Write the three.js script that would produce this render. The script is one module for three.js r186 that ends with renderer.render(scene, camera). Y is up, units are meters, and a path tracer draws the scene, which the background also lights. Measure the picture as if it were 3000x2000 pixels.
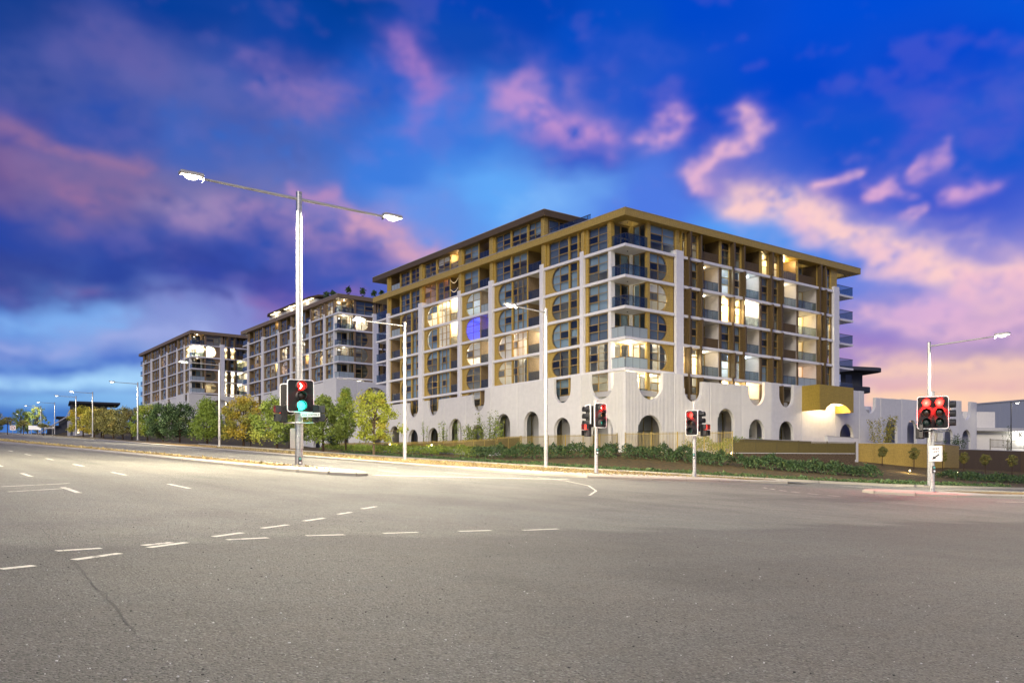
import * as THREE from 'three';
import { mergeGeometries } from 'three/addons/utils/BufferGeometryUtils.js';
import { RoundedBoxGeometry } from 'three/addons/geometries/RoundedBoxGeometry.js';
import { createNoise2D, createNoise3D } from 'simplex-noise';

// ------------------------------------------------------------------ camera, sky, dusk light, exposure
let seed = 20240611;
const rnd = () => { seed |= 0; seed = (seed + 0x6D2B79F5) | 0; let t = Math.imul(seed ^ (seed >>> 15), 1 | seed); t = (t + Math.imul(t ^ (t >>> 7), 61 | t)) ^ t; return ((t ^ (t >>> 14)) >>> 0) / 4294967296; };
const rr = (a, b) => a + (b - a) * rnd();
const n2 = createNoise2D(rnd), n3 = createNoise3D(rnd);
const fbm3 = (x, y, z, o = 4) => { let s = 0, a = 0.5, f = 1; for (let i = 0; i < o; i++) { s += a * n3(x * f, y * f, z * f); a *= 0.5; f *= 2.07; } return s; };
const fbm2 = (x, y, o = 4) => { let s = 0, a = 0.5, f = 1; for (let i = 0; i < o; i++) { s += a * n2(x * f, y * f); a *= 0.5; f *= 2.03; } return s; };
const clamp = (x, a = 0, b = 1) => Math.min(b, Math.max(a, x));
const sst = (a, b, x) => { const t = clamp((x - a) / (b - a)); return t * t * (3 - 2 * t); };
const lin = (c) => { c /= 255; return c <= 0.04045 ? c / 12.92 : Math.pow((c + 0.055) / 1.055, 2.4); };

const scene = new THREE.Scene();
const renderer = new THREE.WebGLRenderer({ antialias: true });
renderer.toneMapping = THREE.LinearToneMapping;
renderer.toneMappingExposure = 1.06;
renderer.shadowMap.enabled = true;
const camera = new THREE.PerspectiveCamera(43.37, 1.5, 0.1, 4000);
camera.position.set(0, 1.0, 0);
camera.lookAt(0, 1.0, -100);
camera.setViewOffset(3000, 2000, 0, -400, 3000, 2000);      // rising lens: the verticals stay upright

// dusk sky: tones and cloud bands given by azimuth and elevation in degrees
const SKY_TONES = [
[-30.8,25.5,20,60,140],[-21.7,27.3,5,60,150],[-11.2,28.6,0,60,150],[0.0,29.1,0,65,178],[11.2,28.6,0,70,198],[21.7,27.3,0,74,208],[30.8,25.5,5,80,208],[-30.8,22.3,35,68,150],[-25.5,24.2,68,82,160],[-21.7,23.4,72,88,165],[-16.6,22.2,58,88,175],[-13.4,26.2,5,65,160],[-4.5,26.9,15,72,175],[5.7,27.2,5,75,192],[17.6,23.5,0,70,202],[27.3,23.0,5,70,202],[-30.8,20.2,48,72,160],[-25.5,21.0,40,78,170],[-19.7,20.5,50,100,192],[-14.5,21.0,52,108,200],[-10.1,23.5,20,90,198],[-4.5,22.2,50,118,218],[4.5,21.0,48,90,198],[13.4,22.5,8,75,198],[21.7,20.3,15,80,200],[29.1,18.8,20,85,202],[-30.8,16.7,95,82,145],[-25.5,16.8,98,95,155],[-19.7,17.5,92,102,168],[-14.5,18.7,88,112,190],[-7.9,19.9,60,122,218],[-1.6,18.3,95,165,242],[-5.0,17.4,98,145,228],[2.7,18.4,110,165,238],[9.0,17.4,78,120,222],[14.5,17.9,75,98,202],[21.7,16.8,62,88,202],[27.3,15.8,55,85,202],[-30.8,13.8,38,68,160],[-25.5,14.1,42,74,165],[-17.6,14.0,50,78,170],[-11.2,13.6,58,84,176],[-30.8,11.0,55,65,142],[-25.5,11.8,45,70,156],[-19.7,12.2,52,70,162],[-14.5,12.0,72,78,168],[-30.8,9.7,90,140,215],[-27.3,9.4,118,165,230],[-21.7,9.8,128,145,210],[-17.2,10.1,130,138,205],[-30.8,7.8,110,150,220],[-25.5,8.2,148,165,220],[-21.3,8.7,150,160,215],[-30.8,6.8,60,100,190],[-25.5,7.0,68,110,200],[-30.8,5.7,138,180,235],[-25.5,5.9,158,205,245],[-28.7,4.8,118,170,225],[-30.8,3.8,60,110,190],[-27.3,3.7,68,120,195],[-24.8,4.7,130,180,230],[23.6,13.1,68,120,222],[24.6,10.2,128,130,206],[29.1,9.3,190,160,205],[26.4,10.7,150,145,215],[23.6,7.9,150,125,196],[29.1,7.7,125,115,186],[24.6,6.2,222,178,186],[29.1,5.9,238,195,182],[27.3,4.6,245,202,178],[30.0,3.5,240,198,180],[20.7,14.6,66,130,226],[16.6,14.9,78,145,232],[13.4,15.6,85,152,236]];
const SKY_CLOUDS = [
[[[-34.0,21.9],[-27.3,22.4],[-21.7,22.1],[-14.5,20.7]],1.71,[78,90,162],0.55],
[[[-22.7,23.2],[-15.5,22.8],[-10.1,22.7]],1.37,[92,102,175],0.5],
[[[-29.1,16.3],[-22.7,17.1],[-15.5,17.0]],1.71,[116,112,165],0.5],
[[[18.7,21.9],[25.5,21.9],[30.8,21.8]],0.68,[40,82,200],0.35],
[[[-1.8,26.6],[1.4,25.5]],0.8,[70,90,190],0.4],
[[[5.7,26.3],[9.0,24.9]],0.68,[60,90,200],0.4],
[[[14.5,16.9],[16.4,16.4],[19.7,15.7],[22.8,14.3],[25.9,13.0],[28.4,11.8],[30.6,10.7]],1.18,[250,205,200],0.95],
[[[18.3,15.3],[19.7,14.6]],0.68,[240,195,205],0.8],
[[[22.8,13.5],[24.8,12.7]],0.77,[240,195,205],0.8],
[[[27.9,11.3],[30.5,10.4]],0.82,[235,185,205],0.8],
[[[14.8,21.7],[15.3,20.8],[15.0,19.9],[13.7,19.4],[12.8,18.9]],0.64,[238,185,206],0.8],
[[[9.0,21.0],[10.6,21.4],[10.8,22.1]],0.68,[228,172,208],0.75],
[[[0.7,24.0],[1.4,23.0],[3.2,22.4],[6.4,21.8]],0.91,[208,152,205],0.7],
[[[5.0,24.5],[5.9,23.5]],0.68,[130,120,200],0.5],
[[[-7.0,25.7],[-6.4,24.6],[-6.0,23.3]],1.09,[165,122,195],0.75],
[[[-4.5,23.9],[-3.2,23.0]],0.91,[110,110,200],0.5],
[[[-16.0,24.6],[-14.3,23.9],[-12.5,23.3]],1.02,[138,115,182],0.7],
[[[-26.8,24.9],[-24.0,24.4],[-22.1,23.8]],1.37,[100,95,165],0.55],
[[[22.5,18.9],[21.7,18.4],[20.3,17.4]],0.41,[245,190,208],0.85],
[[[27.3,18.5],[26.2,18.2]],0.36,[225,170,208],0.75],
[[[24.8,17.7],[23.8,17.4]],0.41,[235,178,208],0.8],
[[[28.6,16.9],[27.3,16.5]],0.55,[228,172,210],0.75],
[[[25.3,15.9],[24.8,15.7]],0.34,[240,185,208],0.8],
[[[30.6,19.9],[29.1,19.3]],0.68,[90,90,200],0.4],
[[[25.9,20.0],[27.3,20.2]],0.91,[90,90,200],0.5],
[[[-30.8,19.5],[-28.7,19.2],[-25.5,18.8],[-23.6,18.7]],0.55,[172,122,152],0.5],
[[[-30.8,17.1],[-27.3,16.5],[-24.0,16.8]],1.37,[138,102,152],0.5],
[[[-27.5,15.9],[-26.8,15.8]],0.59,[165,115,155],0.4],
[[[-21.3,15.7],[-17.6,15.9],[-13.4,16.0],[-9.0,15.6],[-4.5,14.7]],1.0,[170,135,185],0.65],
[[[-10.8,16.1],[-7.9,15.4],[-4.5,14.5]],0.77,[218,165,185],0.7],
[[[-13.4,17.8],[-11.0,17.7]],0.55,[200,145,185],0.6],
[[[-22.7,16.2],[-19.7,16.1]],0.91,[150,135,180],0.6],
[[[-15.5,11.0],[-11.2,11.7],[-9.0,12.2]],0.64,[150,112,178],0.6],
[[[-28.7,11.2],[-27.0,11.0]],0.55,[120,85,150],0.55],
[[[22.8,10.4],[25.5,9.6],[28.2,8.8],[30.8,8.4]],0.59,[232,185,208],0.75],
[[[25.5,10.6],[27.9,9.8]],0.55,[225,178,210],0.7],
[[[22.8,7.1],[26.4,7.1],[34.0,6.4]],0.59,[248,205,182],0.8],
[[[22.8,5.2],[34.0,4.5]],0.64,[250,208,176],0.9],
[[[23.6,5.8],[30.8,5.3]],0.32,[215,165,180],0.5],
[[[-30.8,12.3],[-23.6,12.9],[-15.5,12.9]],0.91,[40,60,145],0.5],
[[[-35.6,9.7],[-30.8,10.3],[-21.7,10.9],[-17.6,10.9]],0.36,[58,66,150],0.6],
[[[-35.6,8.5],[-30.8,9.1],[-24.6,9.3]],0.36,[125,172,234],0.75],
[[[-35.6,7.4],[-30.8,7.8],[-20.5,8.8]],0.34,[155,168,224],0.75],
[[[-35.6,6.4],[-30.8,6.8],[-23.0,7.0]],0.25,[60,102,194],0.8],
[[[-35.6,5.4],[-30.8,5.7],[-23.0,6.0]],0.34,[168,212,247],0.9],
[[[-35.6,4.3],[-30.8,4.6],[-24.9,4.7]],0.23,[125,178,230],0.7],
[[[-35.6,3.5],[-30.8,3.7],[-25.5,3.8]],0.27,[62,115,192],0.7],
[[[-30.8,5.1],[-25.5,5.2],[-22.7,5.2]],0.11,[95,135,200],0.6],
[[[-0.5,17.6],[2.3,17.9]],0.68,[130,185,245],0.5]];
function makeSky() {
  const w = 2048, h = 1024, data = new Float32Array(w * h * 4);
  const tones = SKY_TONES.map(([a, e, r, g, b]) => [a, e, lin(r), lin(g), lin(b)]);
  // the same blue goes on round the sky
  for (let a = 45; a < 320; a += 25) { tones.push([a > 180 ? a - 360 : a, 4, 0.22, 0.25, 0.5], [a > 180 ? a - 360 : a, 16, 0.06, 0.13, 0.5], [a > 180 ? a - 360 : a, 35, 0.012, 0.055, 0.45]); }
  for (let a = -180; a < 180; a += 60) tones.push([a, 60, 0.006, 0.045, 0.40], [a, 85, 0.006, 0.045, 0.40]);
  const clouds = SKY_CLOUDS.map(([pl, wd, c, al]) => [pl, wd, c.map(lin), al]);
  for (const pl of clouds) { const xs = pl[0].map((p) => p[0]), ys = pl[0].map((p) => p[1]), m = pl[1] * 3.2 + 2.5; pl.push([Math.min(...xs) - m, Math.max(...xs) + m, Math.min(...ys) - m, Math.max(...ys) + m]); }
  const gw = 361, gh = 76, G = new Float32Array(gw * gh * 3);   // smooth tones on a one degree grid
  for (let j = 0; j < gh; j++) for (let i = 0; i < gw; i++) {
    const az = i - 180, el = j * 1.2; let s = 0, r = 0, g = 0, b = 0;
    for (const t of tones) {
      let da = Math.abs(t[0] - az); if (da > 180) da = 360 - da; da *= Math.cos(el * Math.PI / 180);
      const de = (t[1] - el) * 1.7, d2 = da * da + de * de, k = 1 / Math.pow(d2 + 1.2, 2.1);
      s += k; r += k * t[2]; g += k * t[3]; b += k * t[4];
    }
    const o = (j * gw + i) * 3; G[o] = r / s; G[o + 1] = g / s; G[o + 2] = b / s;
  }
  const tone = (az, el, out) => {
    const x = clamp(az + 180, 0, 359.999), y = clamp(el / 1.2, 0, gh - 1.001), i = Math.floor(x), j = Math.floor(y), fx = x - i, fy = y - j;
    for (let c = 0; c < 3; c++) { const q = (jj, ii) => G[(jj * gw + ii) * 3 + c]; out[c] = (q(j, i) * (1 - fx) + q(j, i + 1) * fx) * (1 - fy) + (q(j + 1, i) * (1 - fx) + q(j + 1, i + 1) * fx) * fy; }
  };
  const c = [0, 0, 0];
  for (let y = 0; y < h; y++) {
    const el = ((y + 0.5) / h - 0.5) * 180, ce = Math.cos(el * Math.PI / 180), se = Math.sin(el * Math.PI / 180);
    for (let x = 0; x < w; x++) {
      const phi = ((x + 0.5) / w - 0.5) * 2 * Math.PI, dx = Math.cos(phi) * ce, dz = Math.sin(phi) * ce, o = (y * w + x) * 4;
      const az = Math.atan2(dx, -dz) * 180 / Math.PI;
      if (el < -4) { data[o] = 0.05; data[o + 1] = 0.05; data[o + 2] = 0.06; data[o + 3] = 1; continue; }
      const ee = Math.max(el, 0.2);
      // cloud sheet: wind drawn noise warps every band
      const wx = fbm3(dx * 5, se * 9, dz * 5, 4), wy = fbm3(dx * 5 + 9, se * 9 + 4, dz * 5, 4);
      const fx = fbm3(dx * 15, se * 25, dz * 15, 6), fy = fbm3(dx * 16 + 5, se * 26, dz * 16 - 7, 4);
      const low = sst(0, 13, ee), a2 = az + wx * 2.8 + fx * 0.75, e2 = ee + (wy * 1.7 + fy * 0.5) * (0.12 + 0.88 * low);
      const fine = fbm3(dx * 44 + dz * 20, se * 70, dz * 44 - dx * 10, 4);
      tone(clamp(az + wx * 2.5, -180, 180), Math.max(0, ee + wy * 1.2 * low), c);
      const wisps = sst(0.05, 0.55, fx * 0.8 + wx * 0.7) * 0.22 * sst(60, 20, ee) * sst(3, 10, ee);
      c[0] += (0.30 - c[0]) * wisps * 0.55; c[1] += (0.20 - c[1]) * wisps * 0.55; c[2] += (0.52 - c[2]) * wisps * 0.55;
      for (const [pl, wd, col, al, bb] of clouds) {
        if (a2 < bb[0] || a2 > bb[1] || e2 < bb[2] || e2 > bb[3]) continue;
        let best = 1e9;
        for (let k = 0; k + 1 < pl.length; k++) {
          const [ax, ay] = pl[k], [bx, by] = pl[k + 1], ux = bx - ax, uy = by - ay, t = clamp(((a2 - ax) * ux + (e2 - ay) * uy) / (ux * ux + uy * uy));
          const qx = a2 - ax - ux * t, qy = e2 - ay - uy * t; best = Math.min(best, qx * qx + qy * qy);
        }
        const d = Math.sqrt(best) / wd, k = al * (Math.exp(-d * d * 0.62) * (al > 0.78 ? 0.6 : 0.8) + sst(1.6, 0.45, d + fx * 1.1 + fine * 0.6) * (al > 0.78 ? 0.4 : 0.2)) * clamp(0.86 + fx * 0.75 + wx * 0.3 + fine * 0.55);
        for (let q = 0; q < 3; q++) c[q] += (col[q] - c[q]) * clamp(k);
      }
      data[o] = c[0]; data[o + 1] = c[1]; data[o + 2] = c[2]; data[o + 3] = 1;
    }
  }
  const t = new THREE.DataTexture(data, w, h, THREE.RGBAFormat, THREE.FloatType);
  t.mapping = THREE.EquirectangularReflectionMapping; t.magFilter = THREE.LinearFilter; t.needsUpdate = true;
  return t;
}
const sky = makeSky(); scene.background = sky; scene.environment = sky;
const glow = new THREE.DirectionalLight(new THREE.Color(1.0, 0.92, 0.84), 1.9);   // broad afterglow of the set sun, behind and left of the lens
glow.position.set(-60, 130, 110); glow.target.position.set(10, 10, -90);
glow.shadow.radius = 45; glow.castShadow = true;
Object.assign(glow.shadow.camera, { left: -220, right: 220, top: 160, bottom: -120, near: 1, far: 600 }); glow.shadow.mapSize.set(2048, 2048);
scene.add(glow, glow.target);
const LAMP = new THREE.Color(1.0, 0.88, 0.65);

// ------------------------------------------------------------------ site frame: u up the street, v along the cross street, origin under the tower corner
const TH = Math.asin(0.598), SN = 0.598, CS = Math.cos(TH);
const px = (u, v) => 11.35 - SN * u + CS * v, pz = (u, v) => -(86 + CS * u + SN * v);
const street = (u, v) => 2.095 + 0.0522 * (u < 190 ? u : 190 + (u - 190) * 0.35) - 0.019 * v;
const siteY = (u) => 3.5 + 0.035 * Math.max(0, u) + 0.05 * clamp(u - 66, 0, 90);
function groundY(u, v) {
  const t = Math.pow(clamp((v + 24) / 22) * clamp((u + 28) / 24), 2);
  let y = street(u, v);
  if (t > 0) y += (Math.max(siteY(u), street(u, 0) - 0.2) - y) * t;
  return y;
}
const W = (u, v, y) => new THREE.Vector3(px(u, v), y === undefined ? groundY(u, v) : y, pz(u, v));
const onGround = (u, v, up = 0) => new THREE.Vector3(px(u, v), groundY(u, v) + up, pz(u, v));

// ------------------------------------------------------------------ helpers
const used = new Map();
const numbered = (n) => { const k = used.get(n) ?? 0; used.set(n, k + 1); return k ? `${n}_${String(k).padStart(3, '0')}` : n; };
function tag(o, label, category, group, kind) { if (label) o.userData.label = label; if (category) o.userData.category = category; if (group) o.userData.group = group; if (kind) o.userData.kind = kind; return o; }
function thing(name, label, category, pos, turn = 0, group) { const o = new THREE.Group(); o.name = numbered(name); if (pos) o.position.copy(pos); o.rotation.y = turn; scene.add(o); return tag(o, label, category, group); }
function metric(g) {   // uv in metres from the face directions
  if (g.index) g = g.toNonIndexed();
  const p = g.attributes.position, n = g.attributes.normal, uv = new Float32Array(p.count * 2);
  for (let i = 0; i < p.count; i++) {
    const ax = Math.abs(n.getX(i)), ay = Math.abs(n.getY(i)), az = Math.abs(n.getZ(i));
    if (ay > ax && ay > az) { uv[2 * i] = p.getX(i); uv[2 * i + 1] = p.getZ(i); }
    else if (ax > az) { uv[2 * i] = p.getZ(i); uv[2 * i + 1] = p.getY(i); }
    else { uv[2 * i] = p.getX(i); uv[2 * i + 1] = p.getY(i); }
  }
  g.setAttribute('uv', new THREE.BufferAttribute(uv, 2));
  for (const k of Object.keys(g.attributes)) if (!['position', 'normal', 'uv', 'color'].includes(k)) g.deleteAttribute(k);
  return g;
}
const merge = (list) => { const a = list.map(metric); return a.length === 1 ? a[0] : mergeGeometries(a); };
const bx = (x0, x1, y0, y1, z0, z1) => new THREE.BoxGeometry(Math.abs(x1 - x0), Math.abs(y1 - y0), Math.abs(z1 - z0)).translate((x0 + x1) / 2, (y0 + y1) / 2, (z0 + z1) / 2);
const rbx = (w, h, d, r, x = 0, y = 0, z = 0) => new RoundedBoxGeometry(w, h, d, 2, r).translate(x, y, z);
const cyl = (r0, r1, y0, y1, seg = 16, x = 0, z = 0) => new THREE.CylinderGeometry(r1, r0, y1 - y0, seg).translate(x, (y0 + y1) / 2, z);
function rod(a, b, r0, r1 = r0, seg = 10) {
  const d = new THREE.Vector3().subVectors(b, a), g = new THREE.CylinderGeometry(r1, r0, d.length(), seg);
  g.applyQuaternion(new THREE.Quaternion().setFromUnitVectors(new THREE.Vector3(0, 1, 0), d.clone().normalize()));
  return g.translate((a.x + b.x) / 2, (a.y + b.y) / 2, (a.z + b.z) / 2);
}
const V3 = (x, y, z) => new THREE.Vector3(x, y, z);
function mesh(name, geos, mat, parent, label) {
  const m = new THREE.Mesh(Array.isArray(geos) ? merge(geos) : geos, mat); m.name = parent === scene ? numbered(name) : name; m.castShadow = m.receiveShadow = true;
  if (label) m.userData.label = label; parent.add(m); return m;
}
const poly = (pts, holes = []) => { const s = new THREE.Shape(pts.map(([x, y]) => new THREE.Vector2(x, y))); for (const h of holes) s.holes.push(new THREE.Path(h.map(([x, y]) => new THREE.Vector2(x, y)))); return s; };
const slab = (shape, z0, z1, bevel = 0) => new THREE.ExtrudeGeometry(shape, bevel ? { depth: z1 - z0 - 2 * bevel, bevelEnabled: true, bevelSize: bevel, bevelOffset: -bevel, bevelThickness: bevel, bevelSegments: 1 } : { depth: z1 - z0, bevelEnabled: false }).translate(0, 0, z0 + bevel);
const rrect = (w, h, r, x = 0, y = 0) => { const p = []; for (const [sx, sy, a] of [[1, -1, -90], [1, 1, 0], [-1, 1, 90], [-1, -1, 180]]) for (let k = 0; k <= 5; k++) { const t = (a + k * 18) * Math.PI / 180; p.push([x + sx * (w / 2 - r) + Math.cos(t) * r, y + sy * (h / 2 - r) + Math.sin(t) * r]); } return p; };

// ------------------------------------------------------------------ procedural materials
function tex(size, fn, srgb) {
  const d = new Uint8Array(size * size * 4);
  for (let y = 0; y < size; y++) for (let x = 0; x < size; x++) { const c = fn(x / size, y / size, x, y), o = (y * size + x) * 4; d[o] = clamp(c[0]) * 255; d[o + 1] = clamp(c[1]) * 255; d[o + 2] = clamp(c[2]) * 255; d[o + 3] = 255; }
  const t = new THREE.DataTexture(d, size, size); t.wrapS = t.wrapT = THREE.RepeatWrapping; t.magFilter = THREE.LinearFilter; t.minFilter = THREE.LinearMipmapLinearFilter; t.generateMipmaps = true; if (srgb) t.colorSpace = THREE.SRGBColorSpace; t.needsUpdate = true; return t;
}
const rep = (t, x, y = x) => { const c = t.clone(); c.repeat.set(1 / x, 1 / y); c.needsUpdate = true; return c; };
// seamless noise on a torus
const tor = (x, y, f, o = 3) => { const a = x * 2 * Math.PI, b = y * 2 * Math.PI; return fbm3(Math.cos(a) * f + 3, Math.sin(a) * f, Math.cos(b) * f + Math.sin(b) * f * 0.37, o) * 0.6 + fbm3(Math.cos(b) * f - 5, Math.sin(b) * f, Math.cos(a) * f * 0.5 + 2, o) * 0.6; };
const grain = new Float32Array(1024 * 1024);
{ // chips of stone: random discs of random tone
  grain.fill(0.42);
  for (let k = 0; k < 52000; k++) { const cx = Math.floor(rnd() * 1024), cy = Math.floor(rnd() * 1024), r = 1.2 + rnd() * rnd() * 3.4, v = 0.5 + (rnd() - 0.5) * 0.72; for (let y = -5; y <= 5; y++) for (let x = -5; x <= 5; x++) if (x * x + y * y < r * r) grain[((cy + y + 1024) % 1024) * 1024 + (cx + x + 1024) % 1024] = v * (1 - 0.14 * (x * x + y * y) / (r * r)); }
}
const gAt = (x, y) => grain[(y & 1023) * 1024 + (x & 1023)];
const asphaltTex = tex(1024, (u, v, x, y) => { const g = gAt(x, y), k = 0.16 + g * 1.35 + (rnd() - 0.5) * 0.14 + tor(u, v, 1.2, 2) * 0.06; const w = tor(v, u, 0.8, 2) * 0.03; return [k * (1 + w), k * 0.985, k * (0.93 - w)]; }, true);
const paintTex = tex(512, (u, v, x, y) => { const g = gAt(x * 2, y * 2), w = tor(u, v, 1.1, 3) * 0.9 + g * 0.9; const k = w > 0.12 ? 0.86 + g * 0.12 : 0.42 + g * 0.3; return [k, k * 0.99, k * 0.95]; }, true);
const asphaltBump = tex(1024, (u, v, x, y) => { const g = gAt(x, y); return [g, g, g]; });
const plasterTex = tex(512, (u, v) => { const k = 0.955 + tor(u, v, 0.9, 2) * 0.035 + (rnd() - 0.5) * 0.015; return [k, k * 0.995, k * 0.985]; }, true);
const metalTex = tex(512, (u, v) => { const k = 0.88 + tor(u, v, 2.2, 3) * 0.16 + tor(u * 1, v * 3, 3.1, 2) * 0.08 + (rnd() - 0.5) * 0.05; return [k, k, k]; }, true);
const ribBump = tex(256, (u) => { const k = Math.pow(Math.abs(Math.sin(u * Math.PI)), 0.6) > 0.42 ? 1 : 0; return [k, k, k]; });
const turfTex = tex(512, (u, v) => { const k = 0.62 + tor(u, v, 1.3, 4) * 0.35 + (rnd() - 0.5) * 0.32, d = tor(v, u, 0.9, 2) * 0.25; return [k * (0.98 + d), k * (0.88 + d * 0.2), k * 0.58]; }, true);
const soilTex = tex(512, (u, v) => { const k = 0.6 + tor(u, v, 2, 4) * 0.4 + (rnd() - 0.5) * 0.35; return [k, k * 0.88, k * 0.74]; }, true);
const std = (r, g, b, o = {}) => new THREE.MeshStandardMaterial({ color: new THREE.Color().setRGB(r, g, b), roughness: 0.8, ...o });
const phy = (r, g, b, o = {}) => new THREE.MeshPhysicalMaterial({ color: new THREE.Color().setRGB(r, g, b), roughness: 0.8, ...o });
const emit = (r, g, b, k) => std(0.6, 0.6, 0.6, { emissive: new THREE.Color().setRGB(r, g, b), emissiveIntensity: k });
const M = {
  asphalt: std(0.185, 0.186, 0.174, { map: rep(asphaltTex, 2.4), bumpMap: rep(asphaltBump, 2.4), bumpScale: 0.02, roughness: 0.86, vertexColors: true }),
  paint: std(0.6, 0.585, 0.53, { map: rep(paintTex, 1.1), roughness: 0.7 }),
  kerb: std(0.36, 0.335, 0.28, { map: rep(plasterTex, 1.3), roughness: 0.9 }),
  turf: std(0.38, 0.29, 0.13, { map: rep(turfTex, 2.3), bumpMap: rep(turfTex, 2.3), bumpScale: 0.03, roughness: 1 }),
  soil: std(0.44, 0.38, 0.19, { map: rep(turfTex, 2.6), bumpMap: rep(turfTex, 2.6), bumpScale: 0.03, roughness: 1 }),
  land: std(0.22, 0.2, 0.1, { map: rep(turfTex, 7), roughness: 1 }),
  white: std(0.76, 0.75, 0.73, { map: rep(plasterTex, 2.6), roughness: 0.75 }),
  podium: std(0.74, 0.725, 0.665, { map: rep(plasterTex, 3.4), roughness: 0.8 }),
  podiumB: std(0.70, 0.688, 0.635, { map: rep(plasterTex, 2.9), roughness: 0.8 }),
  podiumRibB: std(0.70, 0.688, 0.635, { map: rep(plasterTex, 2.9), bumpMap: rep(ribBump, 0.2), bumpScale: 0.05, roughness: 0.8 }),
  podiumRib: std(0.74, 0.725, 0.665, { map: rep(plasterTex, 3.4), bumpMap: rep(ribBump, 0.2), bumpScale: 0.05, roughness: 0.8 }),
  grey: std(0.42, 0.42, 0.43, { map: rep(plasterTex, 2), roughness: 0.85 }),
  concrete: std(0.46, 0.45, 0.43, { map: rep(plasterTex, 1.6), roughness: 0.9 }),
  gold: std(0.56, 0.385, 0.08, { map: rep(metalTex, 1.9), roughness: 0.5, metalness: 0.15 }),
  goldRib: std(0.53, 0.37, 0.055, { map: rep(metalTex, 1.9), bumpMap: rep(ribBump, 0.22), bumpScale: 0.02, roughness: 0.5, metalness: 0.25 }),
  olive: std(0.2, 0.15, 0.035, { map: rep(metalTex, 2), roughness: 0.55, metalness: 0.15 }),
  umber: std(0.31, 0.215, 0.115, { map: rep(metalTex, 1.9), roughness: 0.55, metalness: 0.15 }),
  bronzeAndShadedGold: std(0.17, 0.112, 0.042, { map: rep(metalTex, 1.3), roughness: 0.5, metalness: 0.3 }),  // also serves gold parts whose shade is put into the colour
  frame: std(0.34, 0.23, 0.075, { roughness: 0.45, metalness: 0.3 }),
  dark: std(0.03, 0.03, 0.033, { roughness: 0.55 }),
  darkWall: std(0.055, 0.058, 0.065, { map: rep(plasterTex, 2), roughness: 0.8 }),
  cream: std(0.5, 0.465, 0.42, { map: rep(plasterTex, 2), roughness: 0.85 }),
  balcony: std(0.4, 0.36, 0.31, { map: rep(plasterTex, 2), roughness: 0.85 }),
  inner: std(0.62, 0.60, 0.56, { map: rep(plasterTex, 2), roughness: 0.9 }),
  core: std(0.5, 0.47, 0.43, { roughness: 0.95 }),
  pane: phy(0.86, 0.92, 0.94, { transmission: 1, thickness: 0, roughness: 0.02, ior: 1.52 }),
  sash: phy(0.22, 0.25, 0.29, { transmission: 1, thickness: 0, roughness: 0.04, ior: 1.52 }),
  balustrade: phy(0.62, 0.70, 0.72, { transmission: 1, thickness: 0, roughness: 0.05, ior: 1.5 }),
  frosted: phy(0.5, 0.58, 0.6, { transmission: 0.55, thickness: 0, roughness: 0.75 }),
  blind: std(0.24, 0.31, 0.35, { roughness: 0.95 }), curtain: phy(0.78, 0.74, 0.68, { transmission: 0.35, thickness: 0, roughness: 1 }),
  darkBlind: std(0.10, 0.122, 0.15, { roughness: 0.95 }),
  steel: std(0.5, 0.5, 0.48, { roughness: 0.45, metalness: 0.95, map: rep(metalTex, 0.7) }),
  galvanised: std(0.34, 0.34, 0.33, { roughness: 0.55, metalness: 0.3 }),
  polePaint: std(0.56, 0.555, 0.54, { roughness: 0.5, metalness: 0.6, map: rep(metalTex, 0.9) }),
  rail: std(0.10, 0.09, 0.08, { roughness: 0.4, metalness: 0.6 }),
  signal: std(0.014, 0.013, 0.014, { roughness: 0.85 }),
  signWhite: std(0.82, 0.82, 0.8, { roughness: 0.5 }),
  bark: std(0.16, 0.125, 0.09, { roughness: 1, map: rep(soilTex, 0.6) }), barkPale: std(0.5, 0.47, 0.38, { roughness: 1, map: rep(soilTex, 0.6) }),
};
const WARM = [1, 0.72, 0.36], CREAM = [1, 0.84, 0.6], COOL = [0.75, 0.88, 1], BLUE = [0.03, 0.04, 1], PINK = [1, 0.66, 0.5], GREENY = [1, 0.9, 0.5];
function lamp(parent, col, I, x, y, z, radius = 3) { const l = new THREE.PointLight(new THREE.Color(...col), I, 0, 2); l.position.set(x, y, z); l.castShadow = true; l.shadow.radius = radius; parent.add(l); return l; }

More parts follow.
